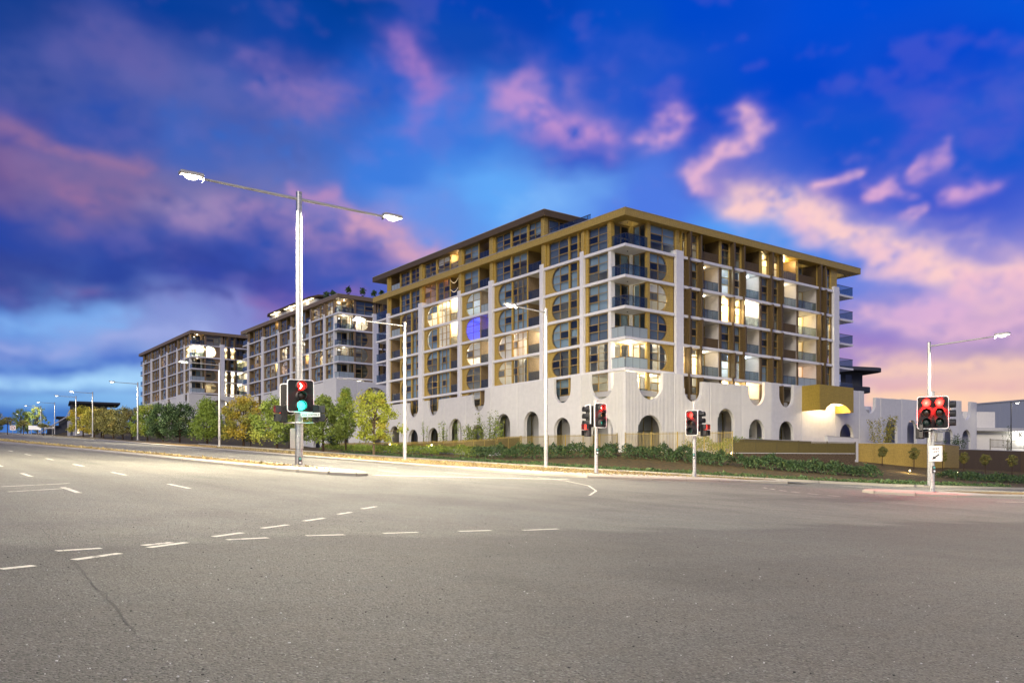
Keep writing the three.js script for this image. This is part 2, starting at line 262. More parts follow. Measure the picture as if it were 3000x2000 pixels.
// ------------------------------------------------------------------ ground, roads, islands, markings
const steps = (...segs) => { const o = []; for (const [a, b, s] of segs) { const n = Math.max(1, Math.round((b - a) / s)); for (let i = 0; i < n; i++) o.push(a + (b - a) * i / n); } o.push(segs[segs.length - 1][1]); return o; };
function sheet(name, us, vs, up, mat, colour, drop) {
  const nu = us.length, nv = vs.length, pos = new Float32Array(nu * nv * 3), uv = new Float32Array(nu * nv * 2), col = colour ? new Float32Array(nu * nv * 3) : null, idx = [];
  for (let j = 0; j < nv; j++) for (let i = 0; i < nu; i++) {
    const k = j * nu + i, u = us[i], v = vs[j];
    pos[3 * k] = px(u, v); pos[3 * k + 1] = groundY(u, v) + up - (drop ? drop(u, v) : 0); pos[3 * k + 2] = pz(u, v); uv[2 * k] = u; uv[2 * k + 1] = v;
    if (col) { const c = colour(u, v); col.set(Array.isArray(c) ? c : [c, c, c], 3 * k); }
    if (i < nu - 1 && j < nv - 1) idx.push(k, k + 1, k + nu, k + 1, k + nu + 1, k + nu);
  }
  const g = new THREE.BufferGeometry(); g.setAttribute('position', new THREE.BufferAttribute(pos, 3)); g.setAttribute('uv', new THREE.BufferAttribute(uv, 2)); if (col) g.setAttribute('color', new THREE.BufferAttribute(col, 3));
  g.setIndex(idx); g.computeVertexNormals();
  const m = mesh(name, g, mat, scene); m.userData.kind = 'structure'; return m;
}
const inSite = (u, v) => sst(-25, -22.5, v) * sst(-30, -27, u);
sheet('ground', steps([-900, -60, 60], [-60, 0, 3], [0, 120, 6], [120, 300, 20], [300, 1500, 120]), steps([-900, -80, 60], [-80, -30, 5], [-30, 0, 2], [0, 120, 10], [120, 1200, 90]), -0.06, M.land, null, (u, v) => 0.22 * inSite(u, v));
// worn and resurfaced patches of the seal; part of the contrast paints in headlight brightness
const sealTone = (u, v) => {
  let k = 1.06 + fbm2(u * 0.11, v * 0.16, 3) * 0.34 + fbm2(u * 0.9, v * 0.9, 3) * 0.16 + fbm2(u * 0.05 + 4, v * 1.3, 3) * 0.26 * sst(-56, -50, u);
  if (u < -53.7 + fbm2(v * 0.4, 3, 2) * 0.35) k *= 0.58;  // resurfaced end, darkened further so the crossing beyond looks lit by traffic
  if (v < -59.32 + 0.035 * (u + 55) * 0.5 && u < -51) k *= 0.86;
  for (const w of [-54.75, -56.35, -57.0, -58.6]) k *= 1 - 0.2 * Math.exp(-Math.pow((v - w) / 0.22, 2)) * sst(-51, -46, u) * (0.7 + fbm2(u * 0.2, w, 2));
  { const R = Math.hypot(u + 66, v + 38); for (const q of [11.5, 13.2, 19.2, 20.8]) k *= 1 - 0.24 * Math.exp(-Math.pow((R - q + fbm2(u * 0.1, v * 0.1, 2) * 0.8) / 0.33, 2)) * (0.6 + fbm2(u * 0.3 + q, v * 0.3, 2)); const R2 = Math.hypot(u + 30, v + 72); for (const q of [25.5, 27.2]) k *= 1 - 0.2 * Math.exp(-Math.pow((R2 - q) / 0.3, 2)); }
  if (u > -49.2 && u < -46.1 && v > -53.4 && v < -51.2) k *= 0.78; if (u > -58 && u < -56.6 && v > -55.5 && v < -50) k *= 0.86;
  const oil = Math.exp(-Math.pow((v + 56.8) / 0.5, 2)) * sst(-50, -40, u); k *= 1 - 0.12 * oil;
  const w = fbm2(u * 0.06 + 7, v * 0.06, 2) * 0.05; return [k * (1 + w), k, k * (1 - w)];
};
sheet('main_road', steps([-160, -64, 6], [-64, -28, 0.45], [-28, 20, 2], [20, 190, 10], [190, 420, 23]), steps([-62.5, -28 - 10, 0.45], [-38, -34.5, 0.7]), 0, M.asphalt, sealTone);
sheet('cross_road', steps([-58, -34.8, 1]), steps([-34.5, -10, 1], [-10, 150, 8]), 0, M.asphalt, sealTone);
// sheets bounded by outlines in (u, v)
function flat(name, pts, up, mat, parent = scene, structure = true) {
  const tri = THREE.ShapeUtils.triangulateShape(pts.map(([u, v]) => new THREE.Vector2(u, v)), []), pos = [], uv = [];
  for (const t of tri) { const order = [t[0], t[1], t[2]]; for (const k of order) { const [u, v] = pts[k]; pos.push(px(u, v), groundY(u, v) + up, pz(u, v)); uv.push(u, v); } }
  const g = new THREE.BufferGeometry(); g.setAttribute('position', new THREE.Float32BufferAttribute(pos, 3)); g.setAttribute('uv', new THREE.Float32BufferAttribute(uv, 2)); g.computeVertexNormals();
  const n = g.attributes.normal; if (n.getY(0) < 0) { for (let i = 0; i < pos.length; i += 9) for (let c = 0; c < 3; c++) [pos[i + 3 + c], pos[i + 6 + c]] = [pos[i + 6 + c], pos[i + 3 + c]]; g.setAttribute('position', new THREE.Float32BufferAttribute(pos, 3)); for (let i = 0; i < uv.length; i += 6) for (let c = 0; c < 2; c++) [uv[i + 2 + c], uv[i + 4 + c]] = [uv[i + 4 + c], uv[i + 2 + c]]; g.setAttribute('uv', new THREE.Float32BufferAttribute(uv, 2)); g.computeVertexNormals(); }
  const m = mesh(name, g, mat, parent); if (structure) m.userData.kind = 'structure'; return m;
}
function inset(pts, d) {
  const A = THREE.ShapeUtils.area(pts.map(([u, v]) => new THREE.Vector2(u, v))) > 0 ? 1 : -1, n = pts.length;
  return pts.map(([x, y], i) => {
    const [ax, ay] = pts[(i + n - 1) % n], [bxx, by] = pts[(i + 1) % n], e1 = Math.hypot(x - ax, y - ay), e2 = Math.hypot(bxx - x, by - y);
    const n1 = [-(y - ay) / e1 * A, (x - ax) / e1 * A], n2_ = [-(by - y) / e2 * A, (bxx - x) / e2 * A], k = 1 / Math.max(0.5, 1 + n1[0] * n2_[0] + n1[1] * n2_[1]);
    return [x + (n1[0] + n2_[0]) * d * k, y + (n1[1] + n2_[1]) * d * k];
  });
}
// a raised kerb ring made of separate kerb stones
function kerbLine(pts, closed, width, name, parent, pitch = 2.4) {
  const inn = inset(pts, width), n = pts.length, L = closed ? n : n - 1;
  for (let i = 0; i < L; i++) {
    const a = pts[i], b = pts[(i + 1) % n], c = inn[(i + 1) % n], d = inn[i], len = Math.hypot(b[0] - a[0], b[1] - a[1]), m = Math.max(1, Math.min(24, Math.round(len / pitch)));
    for (let k = 0; k < m; k++) {
      const t0 = k / m + 0.006 / len * pitch, t1 = (k + 1) / m - 0.006 / len * pitch, mix = (p, q, t) => [p[0] + (q[0] - p[0]) * t, p[1] + (q[1] - p[1]) * t];
      const o0 = mix(a, b, t0), o1 = mix(a, b, t1), i0 = mix(d, c, t0), i1 = mix(d, c, t1), pos = [], P = ([u, v], up) => [px(u, v), groundY(u, v) + up, pz(u, v)];
      const lip = (o, i_) => mix(o, i_, 0.3), quad = (p, q, r, s) => pos.push(...p, ...q, ...r, ...p, ...r, ...s);
      quad(P(o0, -0.1), P(o1, -0.1), P(o1, 0.09), P(o0, 0.09)); quad(P(o0, 0.09), P(o1, 0.09), P(lip(o1, i1), 0.14), P(lip(o0, i0), 0.14)); quad(P(lip(o0, i0), 0.14), P(lip(o1, i1), 0.14), P(i1, 0.14), P(i0, 0.14));
      quad(P(o0, -0.1), P(o0, 0.09), P(i0, 0.14), P(i0, -0.1)); quad(P(o1, -0.1), P(i1, -0.1), P(i1, 0.14), P(o1, 0.09)); quad(P(i0, 0.14), P(i1, 0.14), P(i1, -0.1), P(i0, -0.1));
      const g = new THREE.BufferGeometry(); g.setAttribute('position', new THREE.Float32BufferAttribute(pos, 3)); g.computeVertexNormals();
      mesh(name, [g], M.kerb, parent);
    }
  }
  return inn;
}
function island(name, pts, mat, pitch, width = 0.32) {
  const ref = pts[0], root = flat(name, inset(pts, width * 0.92), 0.125, mat); root.userData.kind = 'structure';
  kerbLine(pts, true, width, 'kerb_stone', root, pitch);
  return root;
}
const medianOuter = [[-37.6, -48.3], [-37.0, -49.0], [-35.5, -49.4], [-30, -50.0], [-18, -51.2], [-8, -52.6], [4, -54.2], [30, -57], [80, -61], [185, -66], [185, -56], [80, -54], [30, -52.2], [4, -50.6], [-10, -49.4], [-22, -48.3], [-30, -47.5], [-35.5, -47.2], [-37, -47.6]];
island('road_median', medianOuter, M.turf, 4);
const cornerIsland = [[60, -37.2], [60, -28], [10, -28], [-8, -27.4], [-18, -25.6], [-24, -23.6], [-29, -20.8], [-32.2, -19.6], [-34.0, -21], [-34.6, -25], [-34.6, -32], [-33.8, -35.2], [-31.5, -36.5], [-29, -37.0], [-16, -37.6], [10, -37.6]];
island('corner_island', cornerIsland, M.turf, 2.6);
flat('concrete_apron', [[-34.2, -26.6], [-34.2, -31.8], [-33.4, -34.9], [-31.2, -36.1], [-27.6, -36.6], [-24.2, -36.7], [-26.5, -35.4], [-29.8, -33.6], [-30.4, -31.2], [-30.2, -28.6], [-31, -25.6], [-33.7, -24.2]], 0.139, M.kerb);
flat('concrete_median_nose', [[-37.1, -48.3], [-36.6, -48.8], [-35.3, -49.0], [-33.6, -49.2], [-33.0, -48.6], [-33.4, -47.9], [-35.3, -47.5], [-36.6, -47.8]], 0.137, M.kerb);
const crossMedian = [[-43.3, -28.4], [-44.6, -27.6], [-45.2, -25.5], [-45.4, 0], [-45.4, 110], [-42.0, 110], [-42.0, 0], [-41.9, -25.5], [-42.3, -27.6]];
island('cross_road_median', crossMedian, M.turf, 3);
flat('concrete_cross_nose', [[-43.3, -28.0], [-44.3, -27.3], [-44.8, -25.4], [-44.9, -22], [-42.4, -22], [-42.3, -25.4], [-42.6, -27.3]], 0.137, M.kerb);
// slip lane behind the island and the verges
const slipIn = [[60, -28], [10, -28], [-8, -27.4], [-18, -25.6], [-24, -23.6], [-29, -20.8], [-32.2, -19.6]], slipOut = [[-34.6, -12], [-32, -15.2], [-27, -18.8], [-18, -21.6], [-8, -23.2], [10, -23.9], [60, -24]];
{ const m = flat('slip_lane', [...slipIn, [-34.79, -19.6], [-34.79, -12], ...slipOut.slice(1)], -0.004, M.asphalt.clone()); m.material.vertexColors = false; m.material.needsUpdate = true; }
const verge = new THREE.Group(); verge.name = 'site_kerb'; verge.userData.kind = 'structure'; scene.add(verge);
kerbLine([...slipOut].reverse().map(([u, v]) => [u, v + 0.0]), false, -0.3, 'kerb_stone', verge, 3);
kerbLine([[-34.7, -11.6], [-34.7, 20], [-34.7, 110]], false, -0.3, 'kerb_stone', verge, 3.5);
// garden ground that climbs to the fence
sheet('garden_bed', steps([-29.5, 0, 1.2], [0, 62, 3]), steps([-23.6, -1.3, 0.8]), 0.03, M.soil, null);
sheet('garden_bed', steps([-33.8, -1.3, 1.1]), steps([-1.3, 75, 3.5]), 0.028, M.soil, null);
// painted lines
function stripe(pts, w, name = 'lane_marking', parent) {
  const L = [], R = []; pts.forEach(([u, v], i) => { const a = pts[Math.max(0, i - 1)], b = pts[Math.min(pts.length - 1, i + 1)], l = Math.hypot(b[0] - a[0], b[1] - a[1]), nx = -(b[1] - a[1]) / l * w / 2, ny = (b[0] - a[0]) / l * w / 2; L.push([u + nx, v + ny]); R.push([u - nx, v - ny]); });
  const m = flat(name, [...L, ...R.reverse()], 0.004, M.paint); m.userData.kind = 'structure'; return m;
}
for (const [a, b, c, d] of [[-55.12, -59.8, -55, -59.57], [-54.76, -59.27, -54.46, -58.87], [-54.18, -59.3, -54.08, -58.94], [-53.96, -58.57, -53.79, -58.28], [-54.12, -58.56, -53.82, -58.15], [-53.39, -57.76, -53.07, -57.35], [-53.68, -57.72, -53.59, -57.27], [-52.65, -56.98, -52.31, -56.54], [-51.87, -56.15, -51.49, -55.69], [-50.94, -55.24, -50.62, -54.88], [-50.02, -54.4, -49.56, -53.91], [-53.48, -56.81, -53.47, -56.36], [-53.42, -55.85, -53.39, -55.38], [-53.38, -54.8, -53.36, -54.3], [-53.42, -53.84, -53.35, -53.2]]) stripe([[a, b], [c, d]], 0.075);
for (const v of [-55.6, -57.82]) for (let u = -46.7; u < 60; u += 5.2) { const s = v > -56 ? 1.6 : 0; stripe([[u + s, v], [u + s + 1.5, v]], 0.10); }
for (const v of [-41, -44.2]) for (let u = -33; u < 120; u += 6) stripe([[u, v], [u + 1.8, v]], 0.11);
stripe([[-45.24, -58.77], [-43.9, -57.5]], 0.06); stripe([[-46.58, -58.82], [-45.42, -57.73]], 0.06);
stripe([[-34.46, -38.56], [-37.5, -39.6], [-41, -41.6], [-44, -44], [-46.08, -46.12]], 0.065);
for (let k = 0; k < 6; k++) { const t0 = k / 6, t1 = t0 + 0.09, q = (t) => [-39.77 - 6.1 * t, -30.79 - 3.3 * t - 0.7 * Math.sin(t * 3)]; stripe([q(t0), q(t1)], 0.10); }
stripe([[-36.2, -47.0], [-36.0, -38.2]], 0.28, 'stop_line'); stripe([[-35.6, -18.5], [-41.6, -19.6]], 0.28, 'stop_line');
for (let v = -14; v < 100; v += 6) { stripe([[-38.6, v], [-38.6, v + 2]], 0.11); stripe([[-49, v], [-49, v + 2]], 0.11); }
stripe([[-47.6, -27.5], [-47.8, -25], [-47.8, -8]], 0.1, 'edge_line');
// sealed crack along the join of the two seals
{ const p = []; for (let k = 0; k <= 28; k++) { const u = -52.2 - k * 0.19; p.push([u, -59.14 + 0.058 * (u + 52.2) + fbm2(k * 0.9, 2, 3) * 0.05]); } const m = stripe(p, 0.008, 'crack_seal'); m.material = std(0.035, 0.034, 0.032, { roughness: 1 }); }
for (const [u, v] of [[-29.2, -36.55], [-35.0, 6]]) { const m = flat('drain_grate', [[u - 0.7, v - 0.18], [u + 0.7, v - 0.18], [u + 0.7, v + 0.18], [u - 0.7, v + 0.18]], 0.145, M.dark); }
// grit lying on the seal near the lens
{
  const g = [], gp = new THREE.IcosahedronGeometry(1, 0);
  for (let k = 0; k < 1500; k++) { const t = rnd(), d = 3.2 + 9 * t * t, x = (rnd() * 1.3 - 0.65) * d, s = 0.002 + rnd() * rnd() * 0.006, rx = x - 11.35, rd = d - 86, u = -SN * rx + CS * rd, v = CS * rx + SN * rd; const q = gp.clone().scale(s * rr(0.7, 1.5), s * 0.7, s * rr(0.7, 1.5)).rotateY(rnd() * 6); q.translate(x, groundY(u, v) + s * 0.4, -d); const c = rnd() < 0.6 ? 0.03 : 0.4; const col = new Float32Array(q.attributes.position.count * 3).fill(c); q.setAttribute('color', new THREE.BufferAttribute(col, 3)); g.push(q); }
  const m = mesh('road_grit', g, std(1, 1, 1, { vertexColors: true, roughness: 0.9 }), scene); tag(m, 'loose dark and pale grit scattered on the asphalt', 'grit', null, 'stuff');
}

// ------------------------------------------------------------------ apartment towers
function clipPoly(sub, clip) {   // convex clip
  let out = sub;
  for (let i = 0; i < clip.length && out.length; i++) {
    const [ax, ay] = clip[i], [bxx, by] = clip[(i + 1) % clip.length], inp = out; out = [];
    const side = ([x, y]) => (bxx - ax) * (y - ay) - (by - ay) * (x - ax);
    for (let j = 0; j < inp.length; j++) { const p = inp[j], q = inp[(j + 1) % inp.length], sp = side(p), sq = side(q); if (sp >= 0) out.push(p); if ((sp >= 0) !== (sq >= 0)) { const t = sp / (sp - sq); out.push([p[0] + (q[0] - p[0]) * t, p[1] + (q[1] - p[1]) * t]); } }
  }
  out = out.filter((p, i) => { const q = out[(i + 1) % out.length]; return Math.hypot(p[0] - q[0], p[1] - q[1]) > 1e-4; });
  return out.length > 2 ? out : [];
}
const rectP = (a0, a1, y0, y1) => [[a0, y0], [a1, y0], [a1, y1], [a0, y1]];
function outline(a0, a1, y0, y1, round) {
  if (!round) return rectP(a0, a1, y0, y1);
  const r = (y1 - y0) / 2, rx = Math.min(r, (a1 - a0) * 0.8), p = [], s = round === 'L';
  if (s) { p.push([a1, y0], [a1, y1]); for (let k = 0; k <= 20; k++) { const t = Math.PI / 2 + Math.PI * k / 20; p.push([a0 + rx + Math.cos(t) * rx, (y0 + y1) / 2 + Math.sin(t) * r]); } }
  else { p.push([a0, y1], [a0, y0]); for (let k = 0; k <= 20; k++) { const t = -Math.PI / 2 + Math.PI * k / 20; p.push([a1 - rx + Math.cos(t) * rx, (y0 + y1) / 2 + Math.sin(t) * r]); } }
  return p;
}
let paneBudget = 290;
function put(name, geos, mat, parent, face, label) { const m = mesh(name, geos, mat, parent, label); if (face) { m.rotation.y = face.turn; m.position.set(face.x, 0, face.z); } return m; }
// a window: frame bars, panes, blinds or curtain behind
function addWindow(g, face, a0, a1, y0, y1, cols, rows, o = {}) {
  const win = new THREE.Group(); win.name = 'window'; win.rotation.y = face.turn; win.position.set(face.x, 0, face.z); g.add(win);
  const z = o.z ?? -0.16, out = outline(a0, a1, y0, y1, o.round), bar = 0.055, bars = [];
  const ring = poly(out, [inset(out, bar)]); bars.push(slab(ring, z - 0.05, z + 0.06));
  const inn = inset(out, bar * 0.9), xs = [a0], ys = [y0];
  for (let i = 1; i < cols; i++) xs.push(a0 + (a1 - a0) * i / cols);
  const fr = rows === 3 ? [0, 0.36, 0.66, 1] : rows === 2 ? [0, 0.5, 1] : rows === 4 ? [0, 0.25, 0.5, 0.75, 1] : [0, 1];
  for (let i = 1; i < rows; i++) ys.push(y0 + (y1 - y0) * fr[i]);
  xs.push(a1); ys.push(y1);
  for (const x of xs.slice(1, -1)) { const c = clipPoly(rectP(x - 0.03, x + 0.03, y0, y1), out); if (c.length > 2) bars.push(slab(poly(c), z - 0.04, z + 0.045)); }
  for (const y of ys.slice(1, -1)) { const c = clipPoly(rectP(a0, a1, y - 0.026, y + 0.026), out); if (c.length > 2) bars.push(slab(poly(c), z - 0.037, z + 0.041)); }
  const glass = [], sashes = [], lit = o.lit;
  for (let i = 0; i < cols; i++) for (let j = 0; j < rows; j++) {
    const c = clipPoly(rectP(xs[i] + 0.03, xs[i + 1] - 0.03, ys[j] + 0.026, ys[j + 1] - 0.026), inn); if (c.length < 3) continue;
    const sash = o.sash && o.sash.includes(i + ':' + j), geo = slab(poly(c), z - 0.008, z + 0.008), thin = new THREE.ShapeGeometry(poly(c)).translate(0, 0, z);
    if (o.fine && paneBudget > 0) { paneBudget--; const p = mesh('pane', [thin], sash ? M.sash : M.pane, win); if (sash) p.name = 'sash_pane'; }
    else (sash ? sashes : glass).push(thin);
    if (sash) { const s = clipPoly(rectP(xs[i], xs[i + 1], ys[j], ys[j + 1]), out); if (s.length > 2) bars.push(slab(poly(s, [inset(s, 0.075)]), z - 0.03, z + 0.075)); }
  }
  mesh('frame', bars, o.frameMat ?? M.frame, win);
  if (glass.length) mesh('pane', glass, M.pane, win);
  for (const q of sashes) mesh('sash_pane', [q], M.sash, win);
  const b = o.blind ?? 0;   // 0 none, else share of the height, from the top
  if (b > 0) { const c = clipPoly(rectP(a0, a1, y1 - (y1 - y0) * b, y1), inn); if (c.length > 2) mesh('blind', [slab(poly(c), z - 0.2, z - 0.18)], o.blindMat ?? M.blind, win); }
  if (o.curtain) { // folded drapes at one or both sides
    const zs = [], n = Math.max(6, Math.round((a1 - a0) * o.curtain / 0.11)), gg = [];
    for (const side of [0, 1]) { const A = side ? a1 - (a1 - a0) * o.curtain / 2 : a0 + 0.05, B = side ? a1 - 0.05 : a0 + (a1 - a0) * o.curtain / 2, pts = []; for (let k = 0; k <= n; k++) pts.push([A + (B - A) * k / n, z - 0.22 - (k % 2) * 0.05]); const sh = poly([...pts, ...pts.map(([x, q]) => [x, q - 0.012]).reverse()]); gg.push(new THREE.ExtrudeGeometry(sh, { depth: y1 - y0 - 0.1, bevelEnabled: false }).rotateX(-Math.PI / 2).scale(1, 1, -1).translate(0, y0 + 0.05, 0)); }
    mesh('curtain', gg, M.curtain, win);
  }
  return win;
}
const DARKS = { f0: 1 };
// cell: [key, type, a0, a1, columns, round side, panel start or end]
const LEFT_WHITE = [
  { a: [-48.53, -40.19], cells: [['f0', 'rec', -48.4, -45.95], ['f1', 'win', -45.65, -42.75, 2, 'L', -45.85], ['f2', 'win', -42.5, -40.3, 2]] },
  { a: [-39.01, -30.34], cells: [['e0', 'win', -38.55, -35.8, 2, 'L', -38.95], ['e1', 'win', -35.6, -32.65, 3], ['e2', 'rec', -32.4, -30.4]] },
  { a: [-29.63, -23.44], cells: [['d0', 'win', -28.9, -25.7, 2, 'L', -29.55], ['d1', 'rec', -25.5, -23.5]] },
  { a: [-22.51, -13.45], cells: [['c0', 'win', -21.95, -19.15, 2, 'L', -22.45], ['c1', 'win', -18.95, -16.1, 3], ['c2', 'rec', -15.9, -13.5]] },
  { a: [-12.71, -6.6], cells: [['b0', 'win', -11.75, -8.8, 2, 'L', -12.65], ['b1', 'win', -8.62, -7.3, 1], ['b2', 'win', -7.18, -6.66, 1]] },
  { a: [-5.95, -2.44], cells: [['a0', 'win', -5.6, -2.55, 2]] }];
const LEFT_GOLD = [
  { a: [-48.9, -40.1], cells: [['f0', 'rec', -48.4, -45.9], ['f1', 'win', -45.7, -43.0, 2], ['f2', 'win', -42.8, -40.2, 2]] },
  { a: [-39.3, -30.2], cells: [['e0', 'win', -39.15, -36.0, 2], ['e1', 'win', -35.8, -32.6, 2], ['e2', 'rec', -32.4, -30.4]] },
  { a: [-29.5, -23.4], cells: [['d0', 'win', -29.4, -26, 2], ['d1', 'rec', -25.8, -23.6]] },
  { a: [-22.6, -13.3], cells: [['c0', 'win', -22.45, -19.3, 2], ['c1', 'win', -19.1, -16.1, 2], ['c2', 'rec', -15.9, -13.5]] },
  { a: [-12.4, -6.5], cells: [['b0', 'win', -12.2, -8.8, 2], ['b1', 'win', -8.65, -7.25, 1], ['b2', 'win', -7.12, -6.65, 1]] },
  { a: [-6.0, -2.4], cells: [['a0', 'win', -5.6, -2.55, 2]] }];
const RIGHT_CELLS = [['h0', 'win', 8.4, 8.95, 1], ['h1', 'win', 9.9, 10.85, 1], ['h2', 'rec', 11.6, 14.3], ['h3', 'win', 14.75, 16.15, 1], ['h4', 'win', 17.0, 18.05, 1], ['h5', 'rec', 18.9, 21.4], ['h6', 'win', 21.85, 23.05, 1], ['h7', 'win', 24.1, 24.95, 1], ['h8', 'rec', 26.0, 28.5], ['h9', 'rec', 28.95, 32.6], ['i0', 'win', 33.0, 33.7, 1], ['i1', 'win', 34.8, 35.6, 1]];
const LEVELS = [8.0, 11.1, 14.2, 17.3, 20.4, 23.5];           // tops of the floor slabs, lens height as zero
const LEFTF = { turn: -Math.PI / 2, x: 0, z: 0 }, RIGHTF = { turn: 0, x: 0, z: 0 };
function tower(cfg) {
  const g = thing('apartment_building', cfg.label, 'building', W(cfg.u, cfg.v, 1 + cfg.rise), TH, 'apartment towers on the white podium');
  const CL = cfg.clad ?? M.gold, len = 49.35, wid = 37, fine = cfg.fine, lit = cfg.lit, slabT = 0.3;
  const litAt = (k) => lit[k];
  // inner core and floors
  mesh('core_wall', [bx(3.6, wid - 0.4, 2, 26.1, -len + 0.4, -3.6)], M.core, g);
  for (let k = 0; k < LEVELS.length; k++) {
    const y = LEVELS[k], o = k === 0 ? 0.05 : 0.22, s = poly([[-o, -o], [wid + o, -o], [wid + o, len + o], [-o, len + o]]);
    mesh('floor_slab', [slab(s, 0, slabT + (k ? 0 : 0.25), 0.015).rotateX(-Math.PI / 2).translate(0, y - slabT - (k ? 0 : 0.25), 0)], k ? M.white : M.concrete, g);
  }
  // balconies that project past both ends
  for (let k = 1; k < LEVELS.length; k++) {
    const y = LEVELS[k];
    mesh('end_balcony_slab', [bx(wid + 0.23, wid + 4.6, y - 0.24, y - 0.002, -4.4, -0.6)], M.white, g);
    put('glass_balustrade', [bx(wid + 0.6, wid + 4.5, y + 0.1, y + 1.1, -0.66, -0.64), bx(wid + 4.48, wid + 4.5, y + 0.1, y + 1.1, -4.3, -0.67)], M.balustrade, g);
    put('hand_rail', [bx(wid + 0.4, wid + 4.53, y + 1.1, y + 1.15, -0.68, -0.62), bx(wid + 4.46, wid + 4.52, y + 1.1, y + 1.15, -4.3, -0.68)], M.rail, g);
    mesh('end_balcony_slab', [bx(-0.1, 3.4, y - 0.24, y - 0.002, -len - 3.6, -len - 0.23)], M.white, g);
    put('glass_balustrade', [bx(-0.02, 0, y + 0.1, y + 1.1, -len - 3.5, -len - 0.3), bx(0.01, 3.3, y + 0.1, y + 1.1, -len - 3.52, -len - 3.5)], M.balustrade, g);
    put('hand_rail', [bx(-0.04, 0.02, y + 1.1, y + 1.15, -len - 3.5, -len - 0.3)], M.rail, g);
  }
  mesh('end_wall', [bx(wid - 0.4, wid - 0.1, 2.4, 26.1, -len + 0.1, -5.2)], M.grey, g);
  mesh('end_wall', [bx(4.5, wid - 0.5, 2.4, 26.1, -len - 0.1, -len + 0.2)], M.grey, g);
  for (let k = 0; k < 6; k++) { const y = LEVELS[k]; addWindow(g, { turn: Math.PI / 2, x: wid, z: 0 }, 0.3, 4.9, y + 0.02, y + 2.75, 3, 3, { z: -0.3, blind: k % 2 ? 0.9 : 0.5, blindMat: M.darkBlind, sash: ['0:1', '2:1'] }); }
  // columns
  const lc = [[-49.35, -48.53], [-40.19, -39.01], [-30.34, -29.63], [-23.44, -22.51], [-13.45, -12.71], [-6.6, -5.95], [-2.44, -1.93]];
  lc.forEach(([a, b], i) => put('facade_column', [slab(poly(rectP(a + 0.06, b - 0.06, 2.3, i === 6 ? 23.19 : 23.95)), -0.5, i === 6 ? 0.12 : 0.34, 0.02)], M.white, g, LEFTF));
  put('facade_column', [slab(poly(rectP(7.1, 8.25, 2.3, 23.95)), -0.5, 0.34, 0.02)], M.white, g, RIGHTF);
  put('facade_column', [slab(poly(rectP(35.8, 36.95, 2.3, 23.95)), -0.5, 0.34, 0.02)], M.white, g, RIGHTF);
  // room divisions behind the facades
  put('room_wall', lc.slice(0, 6).map(([a, b]) => bx((a + b) / 2 - 0.08, (a + b) / 2 + 0.08, 2.4, 26.1, -3.7, -0.52)), M.inner, g, LEFTF);
  put('room_wall', [7.7, 11.3, 14.5, 18.5, 21.6, 25.5, 28.7, 32.8].map((a) => bx(a - 0.08, a + 0.08, 2.4, 26.1, -3.7, -0.52)), M.inner, g, RIGHTF);
  // cells
  function cell(face, side, row, y0, y1, c, gold) {
    const [key, type, a0, a1, cols, round, pan] = c, k = side + row + key, L = litAt(k), h = y1 - y0, seedv = (a0 * 7.13 + row * 3.7) % 1, q = Math.abs(Math.sin(a0 * 12.9 + row * 78.2 + cfg.u) * 43758.5) % 1;
    if (type === 'win') {
      const sash = cols === 1 ? [(row + (a0 > 0 ? 0 : 1)) % 2 ? '0:1' : '0:2'] : key === 'f2' || key === 'e1' ? ['1:1'] : cols === 2 && !round && key === 'a0' ? ['0:1'] : [q > 0.5 ? '1:1' : '0:1'];
      const right = side === 'r', o = { fine, round: gold ? null : round, sash: L ? (L[3] === 'plain' ? [] : sash) : sash };
      if (L) { o.blind = L[2] ?? 0; o.blindMat = L[4] ? M.curtain : M.curtain; if (L[3] === 'drape') o.curtain = 0.6; }
      else { o.blind = q < 0.16 ? 0 : q < 0.28 ? 0.66 : q < 0.36 ? 0.34 : 1; o.blindMat = q > 0.9 || (right && q > 0.55) || (gold && q > 0.5) ? M.darkBlind : M.blind; if (q > 0.45 && q < 0.6) { o.curtain = 0.9; o.blind = 0; } }
      addWindow(g, face, a0, a1, y0 + 0.02, y1 - 0.02, cols, 3, o);
      if (round && !gold) { const s = pan < a0 ? [pan, a1 + 0.1] : [a0 - 0.1, pan]; put('cladding_panel', [slab(poly(rectP(s[0], s[1], y0, y1), [inset(outline(a0, a1, y0 + 0.02, y1 - 0.02, round), -0.004)]), -0.2, -0.05, 0.008), ...[0.32, 0.68].map((t) => { const w = Math.abs(pan < a0 ? a0 - pan : pan - a1), x = pan < a0 ? pan + w * t : pan - w * t; return bx(x - 0.012, x + 0.012, y0 + 0.05, y1 - 0.05, -0.051, -0.028); })], CL, g, face); }
    } else {
      // recessed balcony
      const D = 2.0, gm = gold || side === 'r' ? M.bronzeAndShadedGold : M.umber, solid = side === 'r' && !L && q > 0.22;
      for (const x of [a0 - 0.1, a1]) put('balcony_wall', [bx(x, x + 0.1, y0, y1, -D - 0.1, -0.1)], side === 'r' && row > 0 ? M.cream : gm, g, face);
      addWindow(g, face, a0 + 0.05, a1 - 0.05, y0 + 0.02, y1 - 0.05, 2, side === 'r' ? 1 : 2, { z: -D, fine: false, blind: L ? 0 : q > 0.4 ? 1 : 0, blindMat: M.darkBlind, sash: q > 0.5 ? ['0:0'] : [] });
